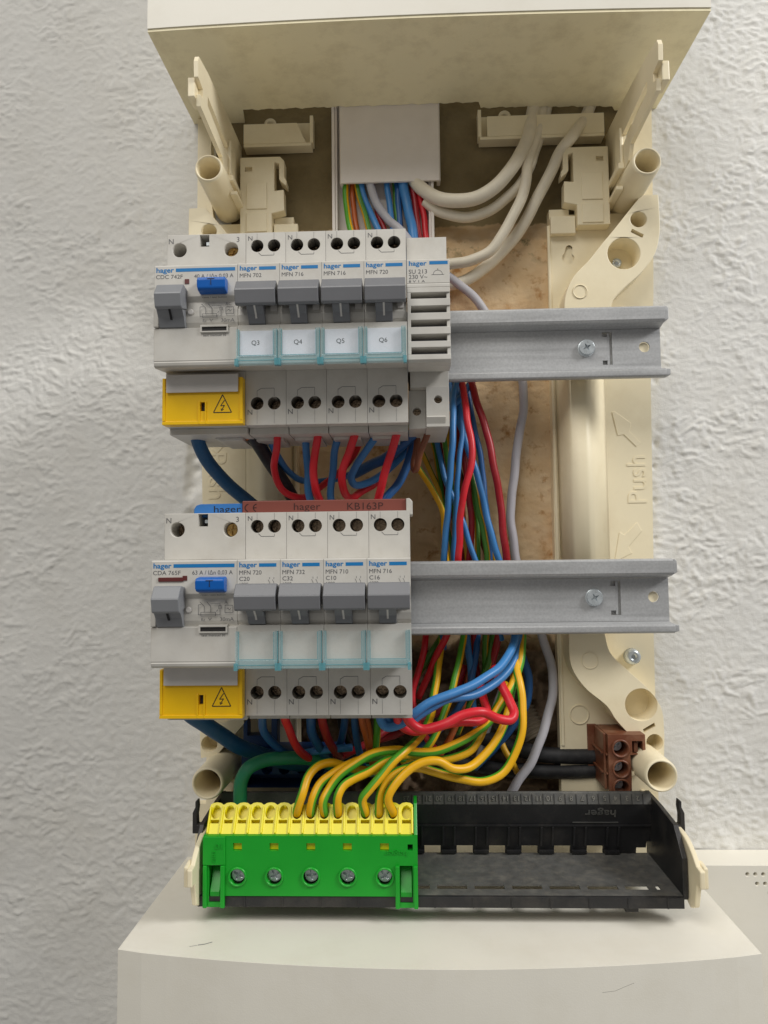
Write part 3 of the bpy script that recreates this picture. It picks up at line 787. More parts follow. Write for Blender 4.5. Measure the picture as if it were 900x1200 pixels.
mcb('u', 0, 'MFN 702', 'upper breaker with a label card reading Q3, beside the residual current device', 'Q3')
mcb('u', 1, 'MFN 716', 'upper breaker with a label card reading Q4', 'Q4')
mcb('u', 2, 'MFN 716', 'upper breaker with a label card reading Q5', 'Q5')
mcb('u', 3, 'MFN 720', 'upper breaker with a label card reading Q6, beside the bell transformer', 'Q6')
mcb('l', 0, 'MFN 720', 'lower breaker printed C20 with an empty clear label holder', None, 'C20')
mcb('l', 1, 'MFN 732', 'lower breaker printed C32 with an empty clear label holder', None, 'C32')
mcb('l', 2, 'MFN 710', 'lower breaker printed C10 with an empty clear label holder', None, 'C10')
mcb('l', 3, 'MFN 716', 'lower breaker printed C16, last of its row above the red and blue wires', None, 'C16')

def brass_screw():
    if 'brass' not in CM:
        mb = MB(); screw_mesh(mb, 2.8); me = mb.mesh('terminal_screw'); me.materials.append(M['brass']); CM['brass'] = me
    return CM['brass']
# ---- residual current devices
def rcd_housing(mb):
    w = 34.85
    holes = [circle(5.6, 34.6, 3.15, 24), circle(28.4, 34.4, 3.15, 24), rect2(14.6, 18.8, 35.9, 41.2)]
    mb.plate(rect2(.05, w, 21.7, 41.5), holes, 2, 44, depth=13)
    mb.box(.05, w, -43.4, -19.9, 2, 44); mb.box(.3, w - .3, -46.2, -43.45, 4, 39)
    mb.prism([(20, -47.5), (30.5, -47.5), (30.5, -46.25), (17.5, -46.25)], 6, 30)
    nose = [(21.6, 2), (21.6, 58.5), (21.1, 59), (8.0, 59), (6.0, 57.4), (2.4, 58.0), (-.2, 58.2), (-2.8, 57.9), (-5.1, 57.0), (-5.3, 59), (-19.0, 59), (-19.3, 58.7), (-19.6, 59.0), (-20.9, 58.6), (-21.6, 57.5), (-19.86, 44.05), (-19.86, 2)]
    mb.prism(nose, .05, w, 'x')
def rcd_handle(mb):
    prof = [(10.8, 59.1), (11.4, 63.6), (10.9, 64.6), (6.8, 67.5), (6.2, 67.7), (1.3, 66.4), (.7, 65.4), (2.4, 59.1)]
    mb.prism(prof, 2.9, 13.9, 'x')
def rcd_drum(mb):
    prof = [(3.0, 59.2), (2.6, 65.3), (1.2, 63.6), (-1.5, 61.2), (-5.0, 59.6), (-5.3, 58.4), (-5.25, 57.2), (-2, 58.4), (1, 58.5)]
    mb.prism(prof, 2.6, 13.3, 'x')
def rcd_button(mb):
    mb.prism([(14.9, 59.1), (14.3, 63.4), (13.4, 64.0), (9.6, 63.6), (8.9, 62.6), (8.4, 59.1)], 19.3, 30.9, 'x')
def rcd_tab(mb):
    mb.prism([(-22.0, 48.6), (-22.3, 49.7), (-30.0, 49.7), (-30.0, 49.0)], 2.2, 32.9, 'x')
def rcd_cover(mb):
    hole = rect2(16.6, 18.5, -37.9, -34.0)
    mb.plate([(.25, -43.6), (34.75, -43.6), (34.75, -23.5), (.25, -23.5)], [hole], 44.1, 48.5, depth=3)
def rcd_cover_trim(mb):
    mb.box(15.7, 16.5, -43.4, -33.6, 48.55, 49.0); mb.box(18.6, 19.3, -43.4, -33.6, 48.55, 49.0)
    mb.box(.25, 34.75, -43.55, -42.2, 48.53, 48.9); mb.box(.3, 1.5, -42, -23.6, 48.53, 48.95); mb.box(33.5, 34.7, -42, -23.6, 48.53, 48.95)
def rcd(row, model, rating, label, letters, seal):
    t = thing('residual_current_device', label, 'circuit breaker', (X0, ROWS[row], 35), 'residual current devices at the row ends')
    lp('housing', 'rcd_h', rcd_housing, M['device'], t, bevel=.22)
    lp('toggle', 'rcd_t', rcd_handle, M['handle_rcd'], t, bevel=.5)
    d = lp('toggle_drum', 'rcd_d', rcd_drum, M['handle_rcd'], t, bevel=.25)
    lp('position_mark', 'rcd_pm', lambda mb: mb.prism([(1.6, 64.5), (1.6, 64.2), (-2.4, 60.6), (-2.4, 61.3)], 7.7, 8.5, 'x'), M['black_print'], d)
    b = lp('test_button', 'rcd_b', rcd_button, M['button_blue'], t, bevel=.6)
    lp('button_mark', 'rcd_bm', lambda mb: mb.stroke([(23.6, 13.35), (26.6, 13.35)], .3, 64.06).stroke([(25.1, 13.3), (25.1, 10.8)], .3, 63.95), M['black_print'], b)
    lp('lens', 'rcd_lens', lambda mb: mb.box(12.9, 14.7, 13.4, 15.3, 59.03, 59.3), M['window_red'], t)
    lp('drum_guide', 'rcd_dg', lambda mb: mb.box(.08, 2.3, -5, 3, 57.6, 59.9), M['device'], t, bevel=.4)
    lp('pivot_boss', 'rcd_pv', lambda mb: mb.lathe([(1.3, 0), (1.3, .5), (.9, .8)], (15.2, 1.6, 58.1), n=16), M['device_tab'], t)
    sl = lp('slot_frame', 'rcd_sf', lambda mb: mb.plate(rect2(19.6, 31.3, -7.6, -4.4), [rect2(20.3, 30.6, -7.0, -5.2)], 57.5, 59.9, depth=1.2), M['device'], t, bevel=.15)
    lp('slot', 'rcd_sl', lambda mb: mb.box(20.35, 30.55, -6.95, -5.25, 58.75, 59.3), M['dark'], sl)
    lp('seal_tab', 'rcd_tab', rcd_tab, M['device_tab'], t, bevel=.2)
    c = lp('terminal_cover', 'rcd_c', rcd_cover, M['yellow'], t, bevel=.25)
    lp('cover_trim', 'rcd_ct', rcd_cover_trim, M['yellow'], c, bevel=.12)
    lp('keyhole', 'rcd_k', lambda mb: mb.box(16.65, 18.45, -37.85, -34.05, 45.6, 46.6), M['dark'], c)
    def tri(mb):
        a, b_, c_ = (26.05, -31.0), (22.2, -38.6), (29.9, -38.6)
        mb.stroke([a, b_, c_, a], .38, 48.58)
        mb.stroke([(26.9, -33.4), (25.2, -35.8), (26.9, -35.6), (25.7, -37.4)], .32, 48.58); mb.stroke([(25.4, -36.9), (25.6, -37.9), (26.5, -37.2)], .28, 48.58)
    lp('warning_symbol', 'rcd_tri', tri, M['black_print'], c)
    for x, y in ((5.6, 34.6), (28.4, 34.4)):
        o = lp('terminal_screw', 'scr2.8', lambda mb: screw_mesh(mb, 2.8), M['screw_dark'], t, loc=(x, y, 39.0 if x > 10 else 33.6))
        if x > 10: o.data = brass_screw()
        o.rotation_euler = (0, x * .3, 0)
    lp('contact_tongue', 'rcd_ton', lambda mb: mb.box(16.9, 18.6, 37.4, 38.8, 35.2, 42), M['screw'], t)
    if seal: lp('maroon_bar', 'rcd_mb', lambda mb: mb.box(3.0, 13.2, 13.0, 14.7, 59.03, 59.5), M['window_red'], t, bevel=.15)
    def logo(mb):
        text(mb, 'hager', .9, 18.4, 59.06, w=7.4, cap=2.1, bold=.022); mb.rect(9.1, 33.9, 18.55, 20.0, 59.06)
    lp('brand_logo', 'rcd_logo', logo, M['blue_print'], t)
    def prints(mb):
        text(mb, model, .8, 15.7, 59.06, w=11.2, cap=1.75); text(mb, rating, 16.8, 15.7, 59.06, w=16.4, cap=1.75)
        text(mb, 'test', 20.6, -9.0, 59.06, w=2.4, cap=.95); text(mb, 'mensuel 30', 23.6, -9.0, 59.06, w=6.6, cap=.95)
        text(mb, 'reset / test button', 20.2, 7.2, 58.9, w=10.2, cap=.7)
        text(mb, 'N', .9, 37.4, 44.06, cap=2.4); text(mb, '3', 30.9, 37.6, 44.06, cap=2.3)
        for k in range(2):
            mb.stroke([(.3, -24.5 + k * 1.1), (34.5, -24.5 + k * 1.1)], .08, 44.06)
    lp('printed_text', None, prints, M['grey_print'], t)
    def diagram(mb):
        z = 58.75; w = .2
        text(mb, letters, 29.8, 4.0, z, cap=1.35); text(mb, '30mA', 28.0, -2.9, z, w=5.6, cap=1.5); text(mb, 'Rz', 20.4, -2.9, z, cap=1.2)
        mb.stroke([(19.2, 3.6), (19.2, -.4), (28, -.4), (28, 1.8)], w, z); mb.stroke([(20.2, .6), (26.2, .6), (26.2, -.9), (20.2, -.9), (20.2, .6)], w, z)
        mb.stroke([(21.6, .5), (21.6, 3.0), (19.8, 4.8)], w, z); mb.stroke([(24.2, .5), (24.2, 3.0), (22.6, 4.8)], w, z); mb.stroke([(19.2, 3.6), (20.4, 3.6)], w, z)
        mb.stroke([(27.2, 1.6), (26.5, .9)], w, z); mb.stroke([(24.2, 4.0), (28, 4.0), (28, 2.2)], .14, z); mb.stroke([(27.4, 2.0), (28.6, 2.0), (28.6, 3.2), (27.4, 3.2), (27.4, 2.0)], .14, z)
        mb.stroke([(30.0, 3.3), (33.2, 3.3), (33.2, .4), (30.0, .4), (30.0, 3.3)], w, z); mb.stroke([(30.7, 1.7), (31.2, 2.3), (31.8, 1.5), (32.4, 2.1)], w, z)
        mb.stroke([(23.2, -1.5), (23.9, -2.6), (24.6, -1.6)], w, z)
    lp('circuit_symbol', None, diagram, M['grey_print'], t)
    return t
rcd('u', 'CDC 742F', '40 A / I\u0394n 0,03 A', 'upper wide device printed 40 A with blue test button and yellow terminal cover', 'AC', False)
rcd('l', 'CDA 765F', '63 A / I\u0394n 0,03 A', 'lower wide device printed 63 A with maroon bar above its toggle, yellow terminal cover', 'A', True)

# ---- bell transformer
t = thing('bell_transformer', 'pale grey bell transformer with five vent slots at the end of the upper row', 'transformer', (.45, ROWS['u'], 35))
def tr_housing(mb):
    w = 17.5
    mb.box(.1, w, 21.5, 38.7, 2, 41)
    mb.prism([(21.45, 2), (21.45, 58.3), (20.9, 59), (11.2, 59), (11.0, 58.8), (10.8, 59), (9.5, 59), (9.5, 2)], .1, w + .1, 'x')
    ys = [(9.45, 6.9)]
    # comb of ribs: slots cut through to the right flank
    bars = [(9.45, 7.6), (4.7, 1.7), (-1.2, -4.2), (-7.1, -10.1), (-13.0, -15.6), (-18.6, -19.8)]
    for a, b in bars[1:-1]: mb.box(.1, w + .1, b, a, 50.0, 59)
    mb.box(.1, w + .1, 7.3, 9.45, 50.0, 59)
    mb.box(.1, 1.5, -18.5, 7.28, 49.5, 58.98)
    mb.box(.1, w + .1, -19.85, 7.28, 2, 49.45)
    mb.box(16.2, w + .05, -18.5, 7.28, 49.5, 58.4)
    mb.prism([(-18.5, 49.5), (-18.5, 59), (-20.6, 59), (-21.7, 58.0), (-22.4, 55), (-22.0, 45), (-19.87, 44), (-19.87, 49.5)], .1, w + .1, 'x')
    mb.box(.9, w - .1, -27.9, -19.9, 2, 42)
    mb.plate(rect2(7.6, w - .1, -45.4, -27.95), [circle(12.7, -33.6, 1.75, 18)], 2, 43.2, depth=7)
    mb.plate(rect2(.1, 7.55, -44.8, -27.95), [circle(3.7, -37.2, 1.8, 18)], 2, 36, depth=5)
    mb.prism([(-45.45, 38), (-45.45, 42.5), (-41.4, 44.6), (-40.6, 43.25), (-43, 43.25)], 7.7, w - 1.8, 'x')
lp('housing', None, tr_housing, M['device'], t, bevel=.25)
lp('vent_back', None, lambda mb: mb.box(1.55, 16.15, -18.3, 7.2, 49.5, 51.5), M['handle'], t)
for x, y, z in ((12.7, -33.6, 39.2), (3.7, -37.2, 33.0)):
    lp('terminal_screw', 'scr1.6', lambda mb: screw_mesh(mb, 1.6), M['screw_dark'], t, loc=(x, y, z))
lp('brand_logo', None, lambda mb: (text(mb, 'hager', 1.0, 18.6, 59.06, w=7.3, cap=2.0, bold=.022), mb.rect(9.4, 16.9, 18.9, 20.3, 59.06)), M['blue_print'], t)
def pr(mb):
    text(mb, 'SU 213', .9, 15.2, 59.06, w=7.5, cap=1.8); text(mb, '230 V~', .9, 13.0, 59.06, w=7.6, cap=1.8); text(mb, '8 V 1 A', .9, 11.5, 59.06, w=6.6, cap=1.0)
    c = [(12.8 + 1.9 * math.cos(a), 14.6 + 1.9 * math.sin(a)) for a in [math.pi * k / 8 for k in range(9)]]
    mb.stroke(c, .16, 59.06); mb.stroke([(10.2, 14.6), (15.4, 14.6)], .16, 59.06); mb.stroke([(12.8, 16.5), (12.8, 17.2)], .2, 59.06)
lp('printed_text', None, pr, M['grey_print'], t)

# ---- busbar between the lower devices
t = thing('busbar', 'brown busbar strip with pale end cap lying along the top of the lower devices', 'busbar', (-35, 26, 70))
part('strip', MB().box(-72.0, -1.2, 20.0, 26.6, 62, 74.0), M['busbar_brown'], t, bevel=.3)
part('end_cap', MB().prism([(-1.15, 19.6), (1.6, 19.6), (1.6, 25.2), (.9, 26.2), (.2, 26.7), (-1.15, 26.7)], 60, 75.0), M['device'], t, bevel=.3)
mb = MB(); 
for cx_ in (-69.2, -65.6):
    mb.stroke([(cx_ + 1.6 * math.cos(math.radians(a)), 23.6 + 1.6 * math.sin(math.radians(a))) for a in range(95, 275, 20)], .45, 74.06)
mb.stroke([(-67.1, 23.6), (-65.8, 23.6)], .42, 74.06)
text(mb, 'hager', -49.6, 22.4, 74.06, w=11.5, cap=3.1); text(mb, 'KB163P', -26.5, 22.2, 74.06, w=15.5, cap=3.1)
part('printed_text', mb, M['busbar_print'], t)
t = thing('neutral_busbar', 'blue busbar strip poking out left of the brown busbar', 'busbar', (-85, 24, 70))
part('strip', MB().prism([(-93.4, 19.8), (-72.2, 19.8), (-72.2, 25.6), (-90.5, 25.6), (-92.4, 25.0), (-93.4, 23.4)], 62, 73.2), M['busbar_blue'], t, bevel=.3)
mb = MB(); text(mb, 'hager', -84.6, 21.9, 73.26, w=11.8, cap=2.9)
part('printed_text', mb, M['black_print'], t)

# ---------------------------------------------------------------- cable trunking
t = thing('cable_trunking', 'white cable trunking dropping from the upper cover with wires spilling out', 'trunking', (-7, 215, 0))
part('channel_back', MB().box(-39.0, 15.8, 160, 262, -.2, .8), M['white_plastic'], t)
for xa, xb in ((-39.0, -37.4), (14.2, 15.8)):
    part('channel_side', MB().box(xa, xb, 160, 262, .85, 8.0).box(xa + (1.65 if xa < 0 else -1.2), xa + (2.8 if xa < 0 else -.05), 160, 262, 5, 7), M['white_plastic'], t, bevel=.25)
cov = [(-34.6, 4.0), (-34.6, 8.9), (-33.9, 9.8), (18.8, 9.8), (19.5, 8.9), (19.5, 3.6), (17.6, 3.6), (17.6, 8.2), (-32.9, 8.2), (-32.9, 4.0)]
part('cover', MB().prism(cov, 202.8, 262, 'y'), M['white_plastic'], t, bevel=.3)

# ---------------------------------------------------------------- black trough carrying the terminal blocks
t = thing('terminal_carrier', 'dusty black trough with embossed numbers across the bottom of the panel', 'terminal carrier', (12, -141, 24))
FY, BZ, FZ = -141.4, 23.0, 66.5
x0, x1 = -92.5, 112.4
ctr = [-84.2 + 15.55 * k for k in range(13)]
outer = [(x0, -112.2)]
pts = [(x0, -141.2)]
for c in ctr:
    if c + 3.8 > 106: break
    pts += [(c - 3.9, -141.2), (c - 3.9, -137.2), (c + 3.9, -137.2), (c + 3.9, -141.2)]
pts += [(106.4, -141.2), (106.4, -138.2), (111, -138.2), (111, -135.0), (x1, -135.0), (x1, -113.4), (x0, -113.4)]
LEAN = 9.0
def lean(mb):
    mb.v = [(v[0], v[1], v[2] + LEAN * (v[1] + 141.2) / 28.0) for v in mb.v]; return mb
part('back_wall', lean(MB().prism([(a, b if b < -120 else -115.8) for a, b in pts], BZ - 1.6, BZ)), M['black_plastic'], t, bevel=.2)
SY, SZ = -115.75, BZ + LEAN * 25.4 / 28.0
part('number_strip', MB().prism([(SY, SZ), (SY + 4.9, SZ - 1.2), (SY + 5.4, SZ - 1.8), (SY + 5.2, SZ - 3.4), (SY + 3.6, SZ - 2.4), (SY, SZ - 1.5)], x0, x1 - .3, 'x'), M['black_dusty'], t, bevel=.15)
step = 5.18; sl = math.atan2(1.2, 4.9)
mb = MB()
for k in range(22):
    xx = 106.0 - k * step
    text(mb, str(k + 2), xx + (1.1 if k > 7 else .6), 0, 0, cap=2.3, extrude=.4, rot=math.pi, bold=.012)
mb.v = [(v[0], SY + 3.7 + v[1] * math.cos(sl) + v[2] * math.sin(sl), SZ - .9 + .02 - v[1] * math.sin(sl) + v[2] * math.cos(sl)) for v in mb.v]
part('embossed_numbers', mb, M['worn_print'], t)
for k in range(22):
    xx = 108.2 - k * step
    tick = MB().box(xx - .12, xx + .12, .2, 4.6, .0, .3)
    tick.v = [(v[0], SY + v[1] * math.cos(sl) + v[2] * math.sin(sl), SZ - v[1] * math.sin(sl) + v[2] * math.cos(sl)) for v in tick.v]
    part('strip_tick', tick, M['black_plastic'], t)
mb = MB(); text(mb, 'hager', 95.6, -118.6, BZ, w=14.5, cap=3.6, extrude=.45, rot=math.pi, bold=.01)
part('embossed_logo', lean(mb), M['black_dusty'], t)
part('logo_line', lean(MB().box(75.5, 97, -125.2, -124.7, BZ + .01, BZ + .35)), M['black_dusty'], t)
for c in ctr:
    if c + 12 > 112: break
    part('back_rib', lean(MB().box(c + 4.6, c + 5.6, -137.0, -127.0, BZ + .01, BZ + 1.4).box(c + 10, c + 11, -137.0, -127.0, BZ + .01, BZ + 1.4).box(c + 4.3, c + 11.3, -140.9, -139.2, BZ + .01, BZ + 2.0)), M['black_plastic'], t, bevel=.15)
part('back_step', lean(MB().box(x0, x1, -127.0, -126.0, BZ + .02, BZ + .9)), M['black_plastic'], t, bevel=.2)
slots = []
for k in range(13):
    a = -87.0 + 16.15 * k
    b = a + 13.0
    if b > 109: b = 105.5; a = b - 8.5 if a + 4 < b else b - 5
    slots.append(rect2(a, b, 57.6, 60.6))
fl = MB().box(x0, x1, FY - .7, FY, BZ - 1, 56.4).box(x0, x1, FY - .7, FY, 60.8, FZ)
prev = x0
for a, b, in [(q[0][0], q[1][0]) for q in slots] + [(x1, x1)]:
    fl.box(prev, a, FY - .7, FY, 56.45, 60.75); prev = b
part('floor', fl, M['black_dusty'], t)
part('front_lip', MB().box(x0, x1, FY - 4.6, FY - .02, FZ + .05, FZ + 1.6), M['black_plastic'], t, bevel=.3)
mb = MB()
for k in range(13): mb.box(-88.6 + 16.15 * k, -88.0 + 16.15 * k, FY - 4.5, FY - .3, FZ + 1.62, FZ + 1.9)
part('lip_mark', mb, M['black_plastic'], t)
part('foot', MB().box(88.5, 94, FY - 7.0, FY - 4.65, 58, 66), M['black_plastic'], t, bevel=.3)
ew = [(-112.6, 20), (-113.4, 38), (-115.4, 58), (-126, FZ + .4), (-139.5, FZ + .4), (-143, FZ), (-143, 20)]
for xa, xb in ((x0 - 2.2, x0 - .02), (x1 + .02, x1 + 2.2)):
    part('end_wall', MB().prism(ew, xa, xb, 'x'), M['black_plastic'], t, bevel=.3)
    sgn = 1 if xa > 0 else -1
    xm = xb if sgn > 0 else xa
    hk = [(xm + sgn * .05, -121), (xm + sgn * 4.4, -121), (xm + sgn * 4.4, -112), (xm + sgn * 3.2, -109.5), (xm + sgn * 3.2, -106.8), (xm + sgn * 2.2, -106.4), (xm + sgn * 1.9, -109.5), (xm + sgn * 2.4, -113), (xm + sgn * 2.2, -117), (xm + sgn * .05, -117.2)]
    part('end_hook', MB().prism(hk, 50, 54), M['black_plastic'], t, bevel=.4)

# ---------------------------------------------------------------- green and yellow earth terminal block
t = thing('earth_terminal_block', 'green earth terminal block with yellow top and five screws, left on the trough', 'terminal block', (-44, -141, 60))
gx0, gx1 = -89.8, 1.6
GZ = 68.6
holes = []
sx = [-75.2, -59.5, -43.8, -28.2, -12.4]
for x in sx:
    holes.append(circle(x, -133.3, 3.25, 22)); holes.append(rect2(x - 1.9, x + 1.9, -122.6, -119.4))
foot_l = rect2(-87.4, -82.4, -143.8, -128.6); foot_r = rect2(-6.0, -.6, -143.8, -128.6)
outer = [(gx0, -116.4), (gx0, -145.8), (-80.6, -145.8), (-80.6, -141.2), (-8.0, -141.2), (-8.0, -145.8), (gx1, -145.8), (gx1, -116.4)]
part('body', MB().plate(outer, holes + [foot_l, foot_r, rect2(-87.2, -85, -122.6, -120), rect2(-2.6, -.4, -122.4, -119.8)], 58, GZ, depth=6), M['green_block'], t, bevel=.3)
part('body_back', MB().box(gx0 + .4, gx1 - .4, -139.5, -117.2, 30, 57.9), M['green_block'], t)
part('end_plate', MB().prism([(-116.35, GZ - .5), (-105.5, 60), (-105.5, 50), (-116.35, 50)], gx1 - 1.4, gx1, 'x'), M['green_block'], t, bevel=.2)
part('end_plate', MB().box(gx0 - .1, -80.3, -128.3, -116.5, GZ + .05, GZ + .9), M['green_block'], t, bevel=.25)
for xa, xb in ((-82.2, -80.4), (-7.9, -6.2), (-89.7, -88.0), (-.2, 1.5)):
    part('foot_rib', MB().box(xa, xb, -145.7, -128.4, GZ + .04, GZ + 1.5), M['green_block'], t, bevel=.25)
for xa, xb in ((-87.0, -82.8), (-5.8, -.9)):
    part('release_tongue', MB().prism([(-141.6, 68.4), (-139.6, 68.4), (-131, 63), (-131, 62.4), (-141.6, 64.5)], xa, xb, 'x'), M['green_block'], t, bevel=.3)
for x in sx:
    part('screw_collar', MB().lathe([(4.1, 0), (3.9, .7), (3.3, .7), (3.2, -.5)], (x, -133.3, GZ + .02), n=24, cap0=False, cap1=False), M['green_block'], t)
    mb = MB(); screw_mesh(mb, 2.85); a = x * .37
    mb.v = [(x + v[0] * math.cos(a) - v[1] * math.sin(a), -133.3 + v[0] * math.sin(a) + v[1] * math.cos(a), v[2] + GZ - 2.2) for v in mb.v]
    part('screw', mb, M['screw'], t)
    part('indicator', MB().box(x - 1.85, x + 1.85, -122.5, -119.5, GZ - 5.9, GZ - 1.6), M['yellow_block'], t)
mb = MB(); text(mb, 'hager', -2.8, -122.6, GZ, w=9.6, cap=2.2, extrude=.3, rot=math.pi); text(mb, '10', -81.4, -119.3, GZ + .9, w=3.0, cap=2.4, extrude=.3, rot=math.pi)
text(mb, 'KN15', -84.4, -127.0, GZ + .9, w=4.6, cap=1.3, extrude=.3, rot=math.pi / 2)
part('embossed_lettering', mb, M['green_block'], t)
# yellow top: sloping face with fifteen wire pits
y_face = lambda u: (-116.3 + u * 10.9, 66.8 - u * 7.2)      # u 0 front .. 1 rear
n_ = 15; pitch = (gx1 - 1.6 - gx0 - .6) / n_
SL = math.hypot(10.9, 7.2)
fx0 = gx0 + .6
pit = []
for k in range(n_):
    c = fx0 + (k + .5) * pitch
    pit.append(smooth_pit := [(c + 2.1 * math.cos(a), 9.0 + 2.9 * math.sin(a)) for a in [math.pi * 2 * q / 18 for q in range(18)]])
    pit.append(rect2(c - 1.9, c + 1.9, 4.3, 5.8))
edge = [(fx0, 0), (fx0 + n_ * pitch, 0)]
for k in range(n_ - 1, -1, -1):
    c = fx0 + (k + .5) * pitch
    for a in (20, 55, 90, 125, 160):
        edge.append((c + pitch / 2 * math.cos(math.radians(a)), 11.6 + 1.5 * math.sin(math.radians(a))))
mb = MB().plate(edge, pit, -9, 0, depth=3.6)
ang = (10.9 / SL, -7.2 / SL)          # direction up the slope in (y, z)
nor = (7.2 / SL, 10.9 / SL)
mb.v = [(v[0], -116.3 + v[1] * ang[0] + v[2] * nor[0], 66.8 + v[1] * ang[1] + v[2] * nor[1]) for v in mb.v]
ytop = part('wire_entry_top', mb, M['yellow_block'], t, bevel=.3)
mb = MB()
for k in range(n_ + 1):
    c = fx0 + k * pitch
    c = min(max(c, fx0 + .5), fx0 + n_ * pitch - .5)
    mb.box(c - .45, c + .45, .2, 11.2, .02, .75)
mb.v = [(v[0], -116.3 + v[1] * ang[0] + v[2] * nor[0], 66.8 + v[1] * ang[1] + v[2] * nor[1]) for v in mb.v]
part('divider', mb, M['yellow_block'], ytop, bevel=.25)
def pit_point(k, u=9.0, dep=-4.0):
    c = fx0 + (k + .5) * pitch
    return (c, -116.3 + u * ang[0] + dep * nor[0], 66.8 + u * ang[1] + dep * nor[1])

# ---------------------------------------------------------------- brown terminal block, lower right
t = thing('phase_terminal_block', 'brown terminal block with three round wire openings by the lower right post', 'terminal block', (92, -90, 30))
BZ2 = 27.0
def bat(px, py): return at(px, py, BZ2)[:2]
tl = bat(712, 861); 
bx0, by1 = tl[0], tl[1]
cxs = bat(727, 877)[0]; cys = [bat(727, 877)[1], bat(728, 901)[1], bat(728, 923)[1]]
R_ = 4.4
out = [(bx0, by1), (bx0 + 17.8, by1), (bx0 + 17.8, by1 - 9.2), (cxs + 4.6, by1 - 9.6)]
out += [(cxs + R_ + .6, cys[1] - 1), (cxs + R_ + .4, cys[2] - 2), (bx0 + .2, cys[2] - 2)]
clipw = rect2(cxs + 5.6, cxs + 10.6, cys[0] - 2.6, cys[0] + 3.4)
part('body', MB().plate(out, [circle(cxs, c, 3.3, 20) for c in cys] + [clipw], -6, BZ2, depth=14), M['brown_block'], t, bevel=.3)
for c in cys:
    part('opening_ring', MB().lathe([(4.3, -2), (4.3, 1.0), (3.5, 1.0), (3.35, -2)], (cxs, c, BZ2 + .02), n=26, cap0=False, cap1=False), M['brown_block'], t)
    mb = MB(); screw_mesh(mb, 2.6); mb.v = [(v[0] + cxs - .3, v[1] + c, v[2] + BZ2 - 6) for v in mb.v]
    part('terminal_screw', mb, M['screw'], t)
part('clip_tongue', MB().box(cxs + 7.0, cxs + 9.0, cys[0] - 2.4, cys[0] + 2.4, BZ2 - 10, BZ2 - 2), M['brown_block'], t, bevel=.3)
part('side_flange', MB().box(bx0 - 4.6, bx0 - .02, cys[2] - 1.8, by1 + .3, -8, 6).box(bx0 - 1.3, bx0 - .03, cys[2] - 1.8, by1 - .1, 6.05, 24), M['brown_block'], t, bevel=.4)
for c in (by1 - 9, by1 - 18):
    part('side_rib', MB().box(bx0 - .9, bx0 - .04, c - 1, c, 24.05, BZ2 - .4).box(bx0 - 2.4, bx0 - 1.35, c - 1, c, 6.1, 23), M['brown_block'], t, bevel=.2)

# blue neutral block, half hidden behind the thick wires at lower left
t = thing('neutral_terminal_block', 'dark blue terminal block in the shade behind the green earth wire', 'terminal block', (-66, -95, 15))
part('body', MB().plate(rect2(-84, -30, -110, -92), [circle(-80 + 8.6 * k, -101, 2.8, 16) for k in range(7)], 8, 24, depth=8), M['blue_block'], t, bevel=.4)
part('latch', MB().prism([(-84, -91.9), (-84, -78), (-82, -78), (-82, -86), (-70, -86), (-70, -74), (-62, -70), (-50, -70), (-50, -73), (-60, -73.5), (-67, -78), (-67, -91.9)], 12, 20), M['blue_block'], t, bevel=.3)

# ================================================================ wires
def wire(label, kind, r, pts, group=None, name='wire', cat='wire', phase=0.0, twist=0.0, n=10, raw=False):
    P = [p if raw else at(*p) for p in pts]
    if group == G1 and r < 2.4: r *= .88
    if group == 'wires between the upper and lower rail': r *= .82
    if group == 'wires leaving the white trunking' and r < 2.2: r *= .85
    path = catmull(P, 7)
    rg_ = random.Random(len(label) * 31 + int(P[0][0] * 10)); kx = [rg_.uniform(0, 6.28) for _ in range(6)]
    am = .30 if r < 3 else .15; cum = 0.0; prev = Vector(path[0]); total = sum((Vector(a) - Vector(b)).length for a, b in zip(path[1:], path[:-1]))
    for i_ in range(len(path)):
        q = Vector(path[i_]); cum += (q - prev).length; prev = q
        e_ = max(0.0, min(cum - 6, total - cum - 6, 10)) / 10.0
        path[i_] = q + Vector((math.sin(cum * .16 + kx[0]) + .4 * math.sin(cum * .37 + kx[1]), math.sin(cum * .14 + kx[2]) + .4 * math.sin(cum * .33 + kx[3]), math.sin(cum * .18 + kx[4]))) * am * e_
    gy = kind.startswith('gy')
    mb = MB().tube(path, r, n=14 if gy else n, uvphase=phase, twist=twist)
    o = P[0]
    ob = obj(name, mb.mesh(name, o, normals=False), WM[kind], None, loc=o)
    return tag(ob, label, cat, group)

G1 = 'wires under the upper devices'
# --- between the two rows
wire('thick dark blue wire curving from the upper yellow cover to the busbar', 'cable blue', 3.2, [(231, 488, 66), (230, 503, 62), (236, 527, 55), (257, 558, 46), (285, 583, 38), (310, 602, 32), (345, 622, 26)], G1, n=16)
wire('thick black wire running down behind the first red wire under the Q3 breaker', 'black', 3.2, [(289, 499, 62), (296, 510, 58), (315, 540, 48), (335, 570, 40), (352, 598, 34), (372, 626, 28)], G1, n=16)
wire('bare copper end above the thick black wire', 'brown', 2.6, [(285, 499, 62), (287, 506, 60), (291, 513, 58)], G1, n=12).data.materials[0] = M['copper']
wire('red wire hooking up from the busbar under the Q3 breaker', 'red', 1.85, [(326, 492, 66), (325.5, 499, 65), (324, 529, 62), (322, 548, 58), (325, 565, 53), (334.5, 578, 48), (347, 583, 44), (358, 582, 40), (375, 571, 33), (398, 553, 26), (416, 531, 22), (424, 510, 20)], G1)
